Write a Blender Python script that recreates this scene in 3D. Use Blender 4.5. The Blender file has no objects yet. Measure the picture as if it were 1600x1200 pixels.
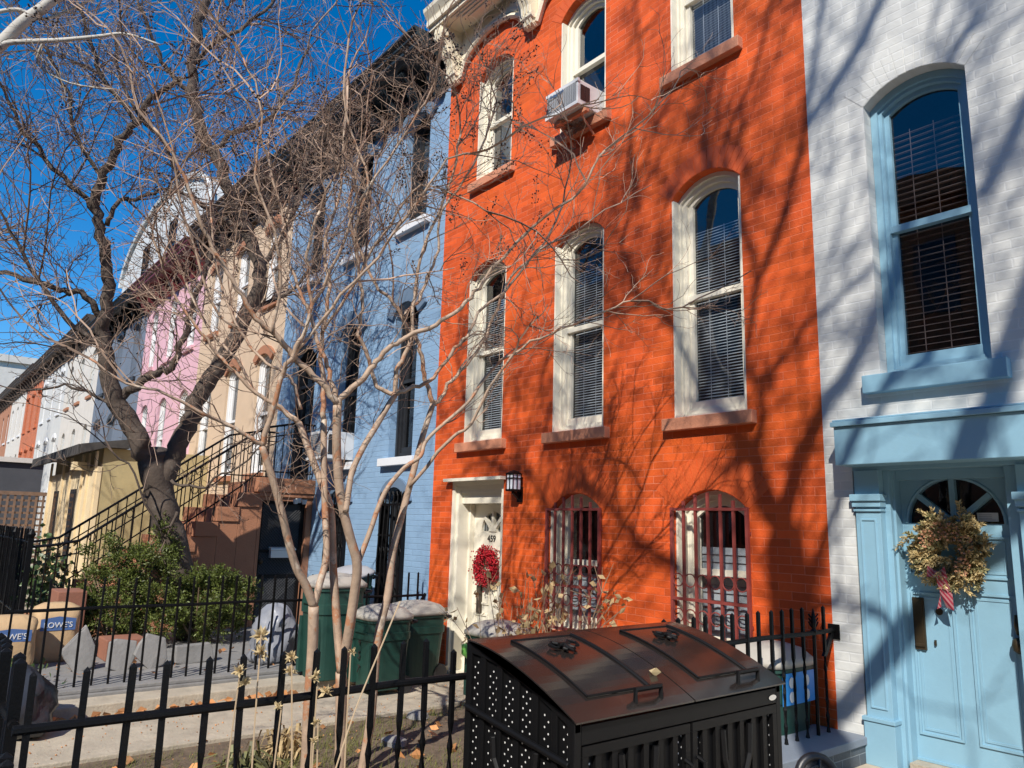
import bpy, bmesh, math, random
import numpy as np
from mathutils import Vector, Matrix
S = bpy.context.scene
COL = S.collection
rad = math.radians

# ---------------------------------------------------------------- camera
CAMF = 1179.2226            # focal length in photo pixels (photo 1600 x 1200)
R = np.array([[0.63393914, -0.12743471, -0.76281161],
              [0.77292212, 0.13843921, 0.619214],
              [0.02669368, -0.98213796, 0.18625914]])   # world <- camera (x right, y down, z forward)
C = np.array([0.0, -5.2, 1.6])
cam = bpy.data.cameras.new("camera"); co = bpy.data.objects.new("camera", cam); COL.objects.link(co)
cam.sensor_fit = 'HORIZONTAL'; cam.sensor_width = 36; cam.lens = 36 * CAMF / 1600
cam.clip_start = 0.05; cam.clip_end = 3000
M4 = Matrix.Identity(4)
for i in range(3):
    M4[i][0] = R[i, 0]; M4[i][1] = -R[i, 1]; M4[i][2] = -R[i, 2]; M4[i][3] = C[i]
co.matrix_world = M4
S.camera = co

# ---------------------------------------------------------------- world, sun, exposure
SUN_EL, SUN_AZ = 40.0, 32.0       # azimuth measured from -y towards +x
w = bpy.data.worlds.new("World"); S.world = w; w.use_nodes = True
nt = w.node_tree; bg = nt.nodes['Background']
sky = nt.nodes.new('ShaderNodeTexSky'); sky.sky_type = 'NISHITA'; sky.sun_disc = False
sky.sun_elevation = rad(SUN_EL); sky.sun_rotation = rad(180 - SUN_AZ)
sky.altitude = 0; sky.air_density = 1.0; sky.dust_density = 0.0; sky.ozone_density = 5.0
hs = nt.nodes.new('ShaderNodeHueSaturation'); hs.inputs['Saturation'].default_value = 1.35; nt.links.new(sky.outputs[0], hs.inputs['Color'])
nt.links.new(hs.outputs[0], bg.inputs[0]); bg.inputs[1].default_value = 0.14
sd = np.array([math.sin(rad(SUN_AZ)) * math.cos(rad(SUN_EL)), -math.cos(rad(SUN_AZ)) * math.cos(rad(SUN_EL)), math.sin(rad(SUN_EL))])
sl = bpy.data.lights.new("sun", 'SUN'); sl.energy = 5.0; sl.angle = rad(0.48); sl.color = (1.0, 0.94, 0.86)
so = bpy.data.objects.new("sun", sl); COL.objects.link(so)
so.rotation_euler = Vector(sd).to_track_quat('Z', 'Y').to_euler(); so.location = (6, -10, 14)
S.view_settings.view_transform = 'Standard'; S.view_settings.look = 'None'
S.view_settings.exposure = 0.22; S.view_settings.gamma = 1.0
S.cycles.max_bounces = 6; S.cycles.transparent_max_bounces = 12; S.cycles.sample_clamp_indirect = 6

# ---------------------------------------------------------------- helpers
def ray(px, py): return R @ np.array([px - 800, py - 600, CAMF])
def PX(px, py, d): return C + ray(px, py) * (d / CAMF)         # point seen at a photo pixel, d metres deep
def onY(px, py, y=0.0):
    d = ray(px, py); return C + d * ((y - C[1]) / d[1])
def onX(px, py, x):
    d = ray(px, py); return C + d * ((x - C[0]) / d[0])
def onZ(px, py, z):
    d = ray(px, py); return C + d * ((z - C[2]) / d[2])

def wloc(o):
    v = Vector((0, 0, 0))
    while o is not None: v += o.location; o = o.parent
    return v

class MB:
    def __init__(s): s.v = []; s.f = []; s.m = []; s.mi = 0
    def add(s, vs, fs):
        b = len(s.v); s.v.extend([tuple(map(float, p)) for p in vs])
        for f in fs: s.f.append(tuple(i + b for i in f)); s.m.append(s.mi)
        return s
    def box(s, x0, x1, y0, y1, z0, z1):
        return s.add([(x0, y0, z0), (x1, y0, z0), (x1, y1, z0), (x0, y1, z0), (x0, y0, z1), (x1, y0, z1), (x1, y1, z1), (x0, y1, z1)],
                     [(0, 3, 2, 1), (4, 5, 6, 7), (0, 1, 5, 4), (1, 2, 6, 5), (2, 3, 7, 6), (3, 0, 4, 7)])
    def prism(s, poly, ax, a, b):     # poly in the two other axes (in order), extruded along ax
        n = len(poly)
        def P(q, t): return {'x': (t, q[0], q[1]), 'y': (q[0], t, q[1]), 'z': (q[0], q[1], t)}[ax]
        vs = [P(q, a) for q in poly] + [P(q, b) for q in poly]
        fs = [tuple(range(n - 1, -1, -1)), tuple(range(n, 2 * n))] + [(i, (i + 1) % n, n + (i + 1) % n, n + i) for i in range(n)]
        return s.add(vs, fs)
    def tube(s, pts, rads, n=6, cap=True, flat=None):
        pts = np.array(pts, float); k = len(pts)
        if np.isscalar(rads): rads = [rads] * k
        t = np.gradient(pts, axis=0); t /= np.maximum(np.linalg.norm(t, axis=1), 1e-9)[:, None]
        ref = np.array([0.31, 0.17, 0.93]) if abs(t[0, 2]) < .8 else np.array([0.95, 0.2, 0.1])
        u = np.cross(t, ref); u /= np.maximum(np.linalg.norm(u, axis=1), 1e-9)[:, None]
        for i in range(1, k):       # keep frames from flipping
            q = u[i - 1] - t[i] * (u[i - 1] @ t[i]); L = np.linalg.norm(q)
            if L > 1e-6: u[i] = q / L
        w_ = np.cross(t, u)
        a = np.arange(n) * 2 * math.pi / n; rr = np.asarray(rads, float)[:, None, None]
        vs = (pts[:, None, :] + rr * (np.cos(a)[None, :, None] * u[:, None, :] + np.sin(a)[None, :, None] * w_[:, None, :])).reshape(-1, 3)
        b0 = len(s.v); s.v.extend(vs.tolist())
        fs = [(b0 + i * n + j, b0 + i * n + (j + 1) % n, b0 + (i + 1) * n + (j + 1) % n, b0 + (i + 1) * n + j) for i in range(k - 1) for j in range(n)]
        if cap: fs += [tuple(range(b0 + n - 1, b0 - 1, -1)), tuple(range(b0 + (k - 1) * n, b0 + k * n))]
        s.f.extend(fs); s.m.extend([s.mi] * len(fs)); return s
    def loft(s, secs, n=20, cap=True):   # secs: (cx, cy, z, hx, hy, p) super-ellipse sections
        vs = []
        for cx, cy, z, hx, hy, p in secs:
            for j in range(n):
                a = (j + .5) * 2 * math.pi / n; c_, s_ = math.cos(a), math.sin(a)
                vs.append((cx + hx * math.copysign(abs(c_) ** (2 / p), c_), cy + hy * math.copysign(abs(s_) ** (2 / p), s_), z))
        k = len(secs)
        fs = [(i * n + j, i * n + (j + 1) % n, (i + 1) * n + (j + 1) % n, (i + 1) * n + j) for i in range(k - 1) for j in range(n)]
        if cap: fs += [tuple(range(n - 1, -1, -1)), tuple(range((k - 1) * n, k * n))]
        return s.add(vs, fs)
    def octa(s, p, r):
        x, y, z = p
        return s.add([(x + r, y, z), (x - r, y, z), (x, y + r, z), (x, y - r, z), (x, y, z + r), (x, y, z - r)],
                     [(0, 2, 4), (2, 1, 4), (1, 3, 4), (3, 0, 4), (2, 0, 5), (1, 2, 5), (3, 1, 5), (0, 3, 5)])
    def ring(s, A, B, yf, yb, inner=True, outer=False, closed=True):   # loops in xz (same count), front at yf
        n = len(A)
        vs = [(p[0], yf, p[1]) for p in A] + [(p[0], yf, p[1]) for p in B] + [(p[0], yb, p[1]) for p in B] + [(p[0], yb, p[1]) for p in A]
        fs = []
        for i in range(n if closed else n - 1):
            j = (i + 1) % n
            fs.append((i, j, n + j, n + i))
            if inner: fs.append((n + i, n + j, 2 * n + j, 2 * n + i))
            if outer: fs.append((3 * n + i, 3 * n + j, j, i))
        return s.add(vs, fs)
    def leaf(s, p, d, L, W, rng, bend=0.25):
        d = np.array(d); d = d / max(np.linalg.norm(d), 1e-6)
        q = np.cross(d, rng.normal(size=3)); q /= max(np.linalg.norm(q), 1e-6); nn = np.cross(d, q)
        p = np.array(p)
        a = p; b = p + d * L * .5 + q * W * .5 + nn * L * bend * .3; c = p + d * L + nn * L * bend; e = p + d * L * .5 - q * W * .5 + nn * L * bend * .3
        return s.add([a, b, c, e], [(0, 1, 2, 3)])
    def build(s, name, mats, parent=None, smooth=False, origin=None, bevel=0.0, fixn=True):
        me = bpy.data.meshes.new(name)
        if parent is not None:
            base = wloc(parent)
        else: base = Vector((0, 0, 0))
        org = Vector(origin) if origin is not None else base
        arr = np.array(s.v, float) - np.array(org)
        me.from_pydata(arr.tolist(), [], s.f)
        if not isinstance(mats, (list, tuple)): mats = [mats]
        for m in mats: me.materials.append(m)
        if len(mats) > 1: me.polygons.foreach_set('material_index', s.m)
        if fixn and len(s.f) < 6000:
            bm = bmesh.new(); bm.from_mesh(me)
            bmesh.ops.recalc_face_normals(bm, faces=bm.faces)
            if bevel > 0:
                es = [e for e in bm.edges if len(e.link_faces) == 2 and e.calc_face_angle(0) > 0.6]
                bmesh.ops.bevel(bm, geom=es, offset=bevel, segments=2, affect='EDGES', profile=0.6)
            bm.to_mesh(me); bm.free()
        if smooth: me.polygons.foreach_set('use_smooth', [True] * len(me.polygons))
        me.update()
        o = bpy.data.objects.new(name, me); COL.objects.link(o)
        if parent is not None: o.parent = parent
        o.location = org - base
        return o

def thing(name, label, cat, loc=(0, 0, 0), group=None):
    o = bpy.data.objects.new(name, None); COL.objects.link(o); o.location = loc
    o.empty_display_size = 0.2
    o['label'] = label; o['category'] = cat
    if group: o['group'] = group
    return o
def tag(o, label, cat, group=None):
    o['label'] = label; o['category'] = cat
    if group: o['group'] = group
    return o
def struct(o): o['kind'] = 'structure'; return o
def copy_tree(o, parent=None, loc=None):
    c = o.copy(); COL.objects.link(c)
    if parent is not None: c.parent = parent
    if loc is not None: c.location = loc
    for ch in list(o.children): copy_tree(ch, c)
    return c
def text_mb(txt, size, pos, axis='y', extr=0.004, parent=None, m=None, name='lettering', rz=0.0, shear=0.0, tilt=0.0):
    cu = bpy.data.curves.new('t', 'FONT'); cu.body = txt; cu.size = size; cu.extrude = extr; cu.align_x = 'CENTER'; cu.align_y = 'CENTER'; cu.shear = shear
    o = bpy.data.objects.new('t', cu); COL.objects.link(o)
    me = bpy.data.meshes.new_from_object(o.evaluated_get(bpy.context.evaluated_depsgraph_get()))
    bpy.data.objects.remove(o); me.name = name
    me.transform(Matrix.Rotation(rz, 4, 'Z') @ Matrix.Rotation(rad(90) + tilt, 4, 'X'))
    me.materials.clear(); me.materials.append(m)
    ob = bpy.data.objects.new(name, me); COL.objects.link(ob)
    if parent is not None: ob.parent = parent; ob.location = Vector(pos) - wloc(parent)
    else: ob.location = pos
    return ob

# ---------------------------------------------------------------- materials
def mat(name, col, rough=0.6, var=0.0, vscale=3.0, bump=0.0, bscale=40.0, metal=0.0, brick=None, stains=None, island=0.0, spec=0.5, wave=None, coat=0.0, transl=0.0):
    m = bpy.data.materials.new(name); m.use_nodes = True
    t = m.node_tree; N = t.nodes; L = t.links; b = N['Principled BSDF']
    b.inputs['Roughness'].default_value = rough; b.inputs['Metallic'].default_value = metal
    b.inputs['Specular IOR Level'].default_value = spec; b.inputs['Coat Weight'].default_value = coat
    tc = N.new('ShaderNodeTexCoord'); obj = tc.outputs['Object']
    c = N.new('ShaderNodeRGB'); c.outputs[0].default_value = (*col, 1); cur = c.outputs[0]
    hgt = None
    def mix(a, bb, fac, mode='MIX'):
        x = N.new('ShaderNodeMix'); x.data_type = 'RGBA'; x.blend_type = mode
        for sock, val in ((6, a), (7, bb)):
            if isinstance(val, tuple): x.inputs[sock].default_value = (*val, 1)
            else: L.new(val, x.inputs[sock])
        if isinstance(fac, float): x.inputs[0].default_value = fac
        else: L.new(fac, x.inputs[0])
        return x.outputs[2]
    def noise(sc, det=4, rgh=0.6, vec=obj):
        n = N.new('ShaderNodeTexNoise'); n.inputs['Scale'].default_value = sc; n.inputs['Detail'].default_value = det; n.inputs['Roughness'].default_value = rgh
        L.new(vec, n.inputs['Vector']); return n.outputs['Fac']
    def mr(v, a, b_, c_, d):
        x = N.new('ShaderNodeMapRange'); L.new(v, x.inputs[0])
        for i, q in enumerate((a, b_, c_, d)): x.inputs[i + 1].default_value = q
        return x.outputs[0]
    def math_(op, a, bb):
        x = N.new('ShaderNodeMath'); x.operation = op
        for i, q in enumerate((a, bb)):
            if isinstance(q, (int, float)): x.inputs[i].default_value = q
            else: L.new(q, x.inputs[i])
        return x.outputs[0]
    if brick:
        sep = N.new('ShaderNodeSeparateXYZ'); L.new(obj, sep.inputs[0])
        cmb = N.new('ShaderNodeCombineXYZ'); L.new(sep.outputs[brick.get('u', 0)], cmb.inputs[0]); L.new(sep.outputs[2], cmb.inputs[1])
        # hand-laid wobble
        nz = N.new('ShaderNodeTexNoise'); nz.inputs['Scale'].default_value = 3.0; L.new(obj, nz.inputs['Vector'])
        sc = N.new('ShaderNodeVectorMath'); sc.operation = 'SCALE'; sc.inputs[3].default_value = 0.012; L.new(nz.outputs['Color'], sc.inputs[0])
        ad = N.new('ShaderNodeVectorMath'); ad.operation = 'ADD'; L.new(cmb.outputs[0], ad.inputs[0]); L.new(sc.outputs[0], ad.inputs[1])
        br = N.new('ShaderNodeTexBrick'); L.new(ad.outputs[0], br.inputs['Vector'])
        br.inputs['Scale'].default_value = 1.0; br.inputs['Brick Width'].default_value = brick.get('w', 0.215); br.inputs['Row Height'].default_value = brick.get('h', 0.072)
        br.inputs['Mortar Size'].default_value = brick.get('ms', 0.0045); br.inputs['Mortar Smooth'].default_value = 0.6; br.offset = 0.5
        v = brick.get('v', 0.12)
        br.inputs['Color1'].default_value = (1 - v, 1 - v, 1 - v, 1); br.inputs['Color2'].default_value = (1 + v, 1 + v, 1 + v, 1); br.inputs['Mortar'].default_value = (1, 1, 1, 1)
        br.inputs['Bias'].default_value = 0.0
        cur = mix(cur, br.outputs['Color'], 1.0, 'MULTIPLY')
        mfac = math_('MULTIPLY', br.outputs['Fac'], mr(noise(1.3), .3, .7, brick.get('mlo', .2), brick.get('mhi', .8)))
        cur = mix(cur, brick['mc'], mfac)
        hgt = math_('MULTIPLY', br.outputs['Fac'], -brick.get('d', 0.5))
    if var:
        cur = mix(cur, mr_col(N, L, mr(noise(vscale, 6, .65), .25, .75, 1 - var, 1 + var)), 1.0, 'MULTIPLY')
    if stains:
        for sc_, lo, hi, sc_col, amt in stains:
            cur = mix(cur, sc_col, mr(noise(sc_, 7, .7), lo, hi, 0.0, amt))
    if island:
        g = N.new('ShaderNodeNewGeometry')
        cur = mix(cur, mr_col(N, L, mr(g.outputs['Random Per Island'], 0, 1, 1 - island, 1 + island)), 1.0, 'MULTIPLY')
    if wave:
        wv = N.new('ShaderNodeTexWave'); wv.bands_direction = wave[0]; wv.inputs['Scale'].default_value = wave[1]; wv.inputs['Distortion'].default_value = wave[2]; L.new(obj, wv.inputs['Vector'])
        cur = mix(cur, wave[3], mr(wv.outputs['Fac'], .35, .75, 0, wave[4]))
    L.new(cur, b.inputs['Base Color'])
    if bump:
        nb = noise(bscale, 5, .6)
        nb = math_('MULTIPLY', nb, bump)
        hgt = nb if hgt is None else math_('ADD', hgt, nb)
    if hgt is not None:
        bp = N.new('ShaderNodeBump'); bp.inputs['Strength'].default_value = 0.7; bp.inputs['Distance'].default_value = 0.012
        L.new(hgt, bp.inputs['Height']); L.new(bp.outputs[0], b.inputs['Normal'])
    if transl:
        b.inputs['Transmission Weight'].default_value = 0
        tr = N.new('ShaderNodeBsdfTranslucent'); L.new(cur, tr.inputs[0])
        ms = N.new('ShaderNodeMixShader'); ms.inputs[0].default_value = transl
        L.new(b.outputs[0], ms.inputs[1]); L.new(tr.outputs[0], ms.inputs[2]); L.new(ms.outputs[0], N['Material Output'].inputs[0])
    return m
def mr_col(N, L, v):
    c = N.new('ShaderNodeCombineColor')
    for i in range(3): L.new(v, c.inputs[i])
    return c.outputs[0]

def glass(name, tint=(0.75, 0.8, 0.85), ior=1.9, rough=0.0, ripple=0.15):
    m = bpy.data.materials.new(name); m.use_nodes = True; t = m.node_tree; N = t.nodes; L = t.links
    N.remove(N['Principled BSDF'])
    lw = N.new('ShaderNodeLayerWeight'); lw.inputs[0].default_value = 0.5
    pw = N.new('ShaderNodeMath'); pw.operation = 'POWER'; L.new(lw.outputs['Facing'], pw.inputs[0]); pw.inputs[1].default_value = 3.5
    fr = N.new('ShaderNodeMapRange'); L.new(pw.outputs[0], fr.inputs[0]); fr.inputs[3].default_value = ((ior - 1) / (ior + 1)) ** 2 + .015; fr.inputs[4].default_value = 1.0
    tr = N.new('ShaderNodeBsdfTransparent'); tr.inputs[0].default_value = (*tint, 1)
    gl = N.new('ShaderNodeBsdfGlossy'); gl.inputs['Roughness'].default_value = rough
    mx = N.new('ShaderNodeMixShader'); L.new(fr.outputs[0], mx.inputs[0]); L.new(tr.outputs[0], mx.inputs[1]); L.new(gl.outputs[0], mx.inputs[2])
    tc = N.new('ShaderNodeTexCoord'); nz = N.new('ShaderNodeTexNoise'); nz.inputs['Scale'].default_value = 2.2; nz.inputs['Detail'].default_value = 1; L.new(tc.outputs['Object'], nz.inputs['Vector'])
    bp = N.new('ShaderNodeBump'); bp.inputs['Strength'].default_value = ripple; bp.inputs['Distance'].default_value = 0.02; L.new(nz.outputs['Fac'], bp.inputs['Height'])
    L.new(bp.outputs[0], gl.inputs['Normal'])
    L.new(mx.outputs[0], N['Material Output'].inputs[0]); return m

M = {}
M['orange'] = mat('orange_painted_brick', (0.66, 0.098, 0.020), .65, spec=.3, var=.2, vscale=2.2, bump=.5, bscale=60, brick=dict(mc=(.76, .28, .17), v=.22, mlo=.05, mhi=.85, d=.16, ms=.0038, h=.063),
                  stains=[(1.1, .45, .7, (.66, .125, .012), .55), (2.6, .55, .75, (.50, .055, .012), .45), (7, .62, .8, (.52, .06, .02), .5), (16, .66, .78, (.85, .36, .22), .35)])
M['orange_head'] = mat('orange_painted_lintel_brick', (0.66, 0.108, 0.022), .55, var=.14, vscale=5, bump=.5, bscale=60)
M['white_brick'] = mat('white_painted_brick', (.61, .617, .585), .6, var=.08, vscale=2.5, bump=.3, bscale=22, brick=dict(mc=(.72, .74, .74), v=.03, mlo=.0, mhi=.5, d=.13, ms=.007, h=.064), stains=[(9, .62, .8, (.5, .53, .55), .4)])
M['blue_brick'] = mat('blue_painted_brick', (.235, .37, .53), .55, var=.10, vscale=2.2, bump=.5, bscale=55, brick=dict(mc=(.30, .44, .60), v=.04, mlo=.0, mhi=.5, d=.6), stains=[(8, .62, .8, (.15, .25, .38), .4)])
M['door_blue'] = mat('door_blue_paint', (.235, .42, .53), .42, var=.05, vscale=4, bump=.12, bscale=30, stains=[(1.6, .5, .75, (.21, .36, .45), .5), (14, .62, .75, (.33, .48, .56), .35), (40, .68, .76, (.16, .27, .33), .5)])
M['cream'] = mat('cream_paint', (.80, .75, .61), .45, var=.05, vscale=6, bump=.2, bscale=30, stains=[(11, .64, .8, (.58, .52, .40), .5)])
M['cornice_cream'] = mat('cornice_cream_paint', (.78, .70, .53), .5, var=.08, vscale=5, bump=.3, bscale=35, stains=[(9, .6, .8, (.55, .46, .32), .5)])
M['sill'] = mat('salmon_brownstone_sill', (.60, .25, .14), .7, var=.12, vscale=9, bump=.5, bscale=70)
M['white_sill'] = mat('white_painted_sill', (.72, .74, .76), .5, var=.05, bump=.2)
M['slate_blue'] = mat('slate_blue_lintel', (.13, .19, .27), .6, var=.1, bump=.3)
M['black_paint'] = mat('black_gloss_ironwork', (.004, .004, .0045), .45, var=.2, vscale=20, bump=.25, bscale=90, spec=.2)
M['black_wood'] = mat('black_window_paint', (.022, .024, .028), .4, bump=.1)
M['dark_cornice'] = mat('dark_slate_cornice_paint', (.022, .032, .038), .42, var=.2, vscale=6, bump=.3)
M['room'] = mat('room_painted_dark', (.05, .047, .045), .9, var=.4, vscale=1.5)  # darkness of the unlit rooms is put into this colour
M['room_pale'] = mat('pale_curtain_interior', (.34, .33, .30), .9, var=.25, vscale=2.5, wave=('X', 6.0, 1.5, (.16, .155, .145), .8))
M['blind'] = mat('white_blind_slats', (.62, .62, .60), .45)
M['blind_tan'] = mat('tan_wood_blind_slats', (.55, .42, .30), .45)
M['glass'] = glass('window_glass')
M['glass_dark'] = glass('dark_window_glass', (.4, .42, .5), 1.75)
M['grille_red'] = mat('maroon_painted_grille', (.26, .055, .045), .45, var=.1, bump=.15)
M['brown_stucco'] = mat('brownstone_stucco', (.38, .17, .092), .8, var=.14, vscale=3, bump=.6, bscale=50, stains=[(6, .6, .8, (.18, .085, .055), .5)])
M['tan_stucco'] = mat('tan_stucco', (.60, .45, .31), .8, var=.08, vscale=2, bump=.5, bscale=50, stains=[(2.5, .55, .8, (.45, .33, .22), .45)])
M['yellow_stucco'] = mat('ochre_stucco', (.46, .37, .19), .8, var=.14, vscale=2.2, bump=.5, bscale=45, stains=[(2.0, .5, .75, (.30, .26, .15), .6)])
M['ochre_wood'] = mat('ochre_painted_boards', (.76, .61, .38), .6, var=.1, vscale=4)
M['pink'] = mat('pink_stucco', (.70, .42, .47), .75, var=.07, vscale=2, bump=.5, bscale=40)
M['grey_blue'] = mat('grey_blue_stucco', (.15, .185, .235), .75, var=.08, vscale=2, bump=.4)
M['pale_grey'] = mat('pale_grey_stucco', (.56, .57, .55), .75, var=.08, vscale=2, bump=.4)
M['off_white'] = mat('off_white_stucco', (.62, .59, .53), .75, var=.1, vscale=2, bump=.4)
M['rust_brick'] = mat('rust_orange_brick', (.52, .16, .07), .7, var=.12, bump=.4, brick=dict(mc=(.5, .25, .15), v=.1, mlo=.1, mhi=.7))
M['wine'] = mat('wine_red_cornice_paint', (.16, .028, .030), .5, var=.15)
M['brown_cornice'] = mat('brown_cornice_paint', (.075, .055, .042), .6, var=.2)
M['white_trim'] = mat('white_trim_paint', (.74, .74, .73), .5, var=.05)
M['roof'] = mat('dark_roof_shingle', (.06, .055, .05), .85, var=.4, vscale=9, bump=.6)
M['steel'] = mat('black_powder_coated_steel', (.020, .016, .014), .17, bump=.10, bscale=7, spec=.7, var=.2, stains=[(3.0, .55, .8, (.07, .055, .045), .35), (30, .66, .75, (.16, .14, .12), .35)])
M['steel_side'] = mat('black_satin_steel', (.005, .005, .0055), .5, spec=.2)
M['dot'] = mat('pale_dot_painted_as_light', (.62, .62, .60), .6)  # light through the holes, painted on as pale dots
M['silver'] = mat('brushed_silver', (.7, .7, .7), .25, metal=1.0)
M['bin_green'] = mat('dark_green_bin_plastic', (.012, .052, .040), .5, var=.18, vscale=7, bump=.2, bscale=25, stains=[(10, .6, .8, (.07, .12, .10), .4)])
M['lid_beige'] = mat('beige_bin_lid_plastic', (.40, .375, .325), .55, var=.08, vscale=6, bump=.2)
M['lid_grey'] = mat('grey_bin_lid_plastic', (.36, .36, .37), .5, var=.1)
M['black_plastic'] = mat('black_plastic', (.02, .02, .022), .4, bump=.2)
M['bag_grey'] = mat('grey_plastic_bag', (.25, .265, .30), .4, var=.15, vscale=6, bump=.7, bscale=14)
M['bag_black'] = mat('black_plastic_bag', (.03, .033, .04), .3, var=.3, bump=.7, bscale=12)
M['paper'] = mat('brown_paper_bag', (.50, .345, .19), .8, var=.12, vscale=5, bump=.7, bscale=16)
M['blue_print'] = mat('blue_printed_ink', (.07, .14, .33), .6)
M['white_print'] = mat('white_printed_ink', (.72, .72, .70), .6)
M['blue_label'] = mat('bright_blue_label', (.03, .28, .72), .4)
M['bark_myrtle'] = mat('smooth_mottled_bark', (.43, .31, .22), .6, var=.3, vscale=7, bump=.45, bscale=24, stains=[(5.5, .54, .58, (.44, .19, .09), .85), (4, .58, .62, (.60, .50, .39), .8), (8, .63, .68, (.20, .14, .10), .7)])
M['twig_myrtle'] = mat('reddish_grey_twig_bark', (.33, .225, .16), .7, island=.5)
M['seed'] = mat('dark_brown_seed_capsule', (.035, .022, .017), .7, island=.4)
M['bark_big'] = mat('grey_brown_rough_bark', (.095, .072, .056), .9, var=.35, vscale=9, bump=1.0, bscale=26, stains=[(7, .58, .7, (.26, .23, .19), .6)])
M['twig_big'] = mat('brown_grey_twig_bark', (.235, .17, .13), .8, island=.55)
M['bark_plane'] = mat('pale_patchy_bark', (.50, .47, .41), .7, var=.2, vscale=4, bump=.3, stains=[(3.5, .55, .62, (.26, .23, .18), .8)])
M['twig_far'] = mat('yellowish_far_twig', (.36, .29, .20), .8, island=.3)
M['yew'] = mat('yew_needles', (.115, .145, .03), .5, island=.55, var=.3, vscale=4, transl=.25)
M['ivy'] = mat('ivy_leaf', (.05, .09, .025), .45, island=.5)
M['dry_leaf'] = mat('dry_tan_leaf', (.46, .34, .17), .7, island=.4, transl=.25)
M['dead_leaf'] = mat('fallen_orange_leaf', (.42, .19, .07), .75, island=.5)
M['stem_dry'] = mat('dry_stem', (.28, .19, .12), .7, island=.3)
M['seedhead'] = mat('straw_yellow_seed_head', (.56, .44, .24), .7, island=.25, transl=.2)
M['strap'] = mat('strap_leaf', (.13, .13, .045), .55, island=.7)
M['straw'] = mat('straw_stem', (.47, .35, .22), .7)
M['grass'] = mat('winter_grass', (.20, .21, .06), .6, island=.5, transl=.25)
M['soil'] = mat('yard_soil', (.13, .095, .062), .95, var=.5, vscale=14, bump=1.2, bscale=40, stains=[(5, .5, .7, (.17, .12, .08), .6)])
M['concrete'] = mat('worn_concrete', (.43, .375, .285), .9, var=.22, vscale=4, bump=.8, bscale=45, stains=[(3.5, .48, .75, (.27, .23, .18), .7), (14, .6, .75, (.20, .17, .13), .5)])
M['pave'] = mat('tan_pavement', (.50, .41, .30), .85, var=.15, vscale=3, bump=.5, bscale=60)
M['slate'] = mat('grey_slate_flag', (.22, .215, .205), .75, var=.2, vscale=4, bump=.7, bscale=22, stains=[(5, .55, .75, (.33, .31, .28), .5)])
M['asphalt'] = mat('street_asphalt', (.05, .05, .052), .9, var=.2, bump=.5)
M['grey_brick'] = mat('blue_grey_brick', (.085, .10, .115), .6, var=.12, bump=.4, brick=dict(mc=(.33, .36, .38), v=.1, mlo=.3, mhi=.9, h=.075, w=.22, u=1))
M['grey_cap'] = mat('blue_grey_coping', (.20, .23, .27), .6, var=.12, bump=.3)
M['redberry'] = mat('crimson_berry', (.36, .004, .012), .4, island=.5, spec=.25)
M['pine_tan'] = mat('dry_bleached_fir_needle', (.52, .40, .19), .6, island=.45, transl=.15)
M['pine_grn'] = mat('olive_fir_needle', (.24, .22, .10), .6, island=.5, transl=.15)
M['cone'] = mat('pine_cone_brown', (.36, .17, .09), .7, island=.4)
M['plaid'] = mat('red_plaid_ribbon', (.36, .03, .06), .7, wave=('DIAGONAL', 22.0, .5, (.50, .30, .30), .7))
M['brass'] = mat('aged_brass', (.06, .043, .022), .5, metal=.5, var=.25, vscale=12)
M['number'] = mat('dark_number_metal', (.03, .028, .025), .4)
M['lantern_glass'] = mat('frosted_lantern_glass', (.70, .74, .80), .35)
M['ac'] = mat('pale_grey_metal_casing', (.66, .66, .65), .45, var=.05)
M['ac_coil'] = mat('grey_condenser_fins', (.20, .21, .22), .5)
M['ac_guard'] = mat('grey_wire_guard', (.40, .41, .42), .45)
M['lattice'] = mat('weathered_brown_lattice', (.20, .125, .085), .8, var=.25, vscale=8)
M['dark_wall'] = mat('dark_grey_painted_wall', (.07, .075, .085), .8, var=.15)
M['mesh'] = mat('black_security_mesh', (.05, .052, .055), .45)
M['mailbox'] = mat('white_enamel_mailbox', (.74, .73, .68), .35)
M['strip'] = mat('dark_bronze_strip', (.06, .045, .03), .5)
M['terracotta'] = mat('brown_terracotta_block', (.28, .12, .075), .8, var=.15, bump=.4)
M['green_bag'] = mat('bright_green_bag', (.18, .52, .10), .4)

# ---------------------------------------------------------------- architecture helpers
def arch(cx, w, z0, zs, rise, d=0.0, n=10):
    """closed loop (x, z) of an arched opening, inset by d; counter-clockwise seen from the street"""
    a = w / 2 - d
    if rise <= 0.001:
        return [(cx - a, z0 + d), (cx + a, z0 + d), (cx + a, zs - d), (cx - a, zs - d)]
    r = (w * w / 4 + rise * rise) / (2 * rise); zc = zs + rise - r; r2 = r - d
    th = math.asin(min(1, a / r2))
    pts = [(cx - a, z0 + d), (cx + a, z0 + d)]
    for i in range(n + 1):
        t = th - 2 * th * i / n
        pts.append((cx + r2 * math.sin(t), zc + r2 * math.cos(t)))
    return pts
def arcband(mb, cx, w, zs, rise, t0, t1, y0, y1, n=12, gap=0.0):
    r = (w * w / 4 + rise * rise) / (2 * rise); zc = zs + rise - r; th = math.asin(min(1, w / 2 / r))
    for i in range(n):
        a = th - 2 * th * (i + gap / 2) / n; b = th - 2 * th * (i + 1 - gap / 2) / n
        q = [((r + t) * math.sin(x) + cx, zc + (r + t) * math.cos(x)) for t, x in ((t0, a), (t1, a), (t1, b), (t0, b))]
        mb.prism(q, 'y', y0, y1)
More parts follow.
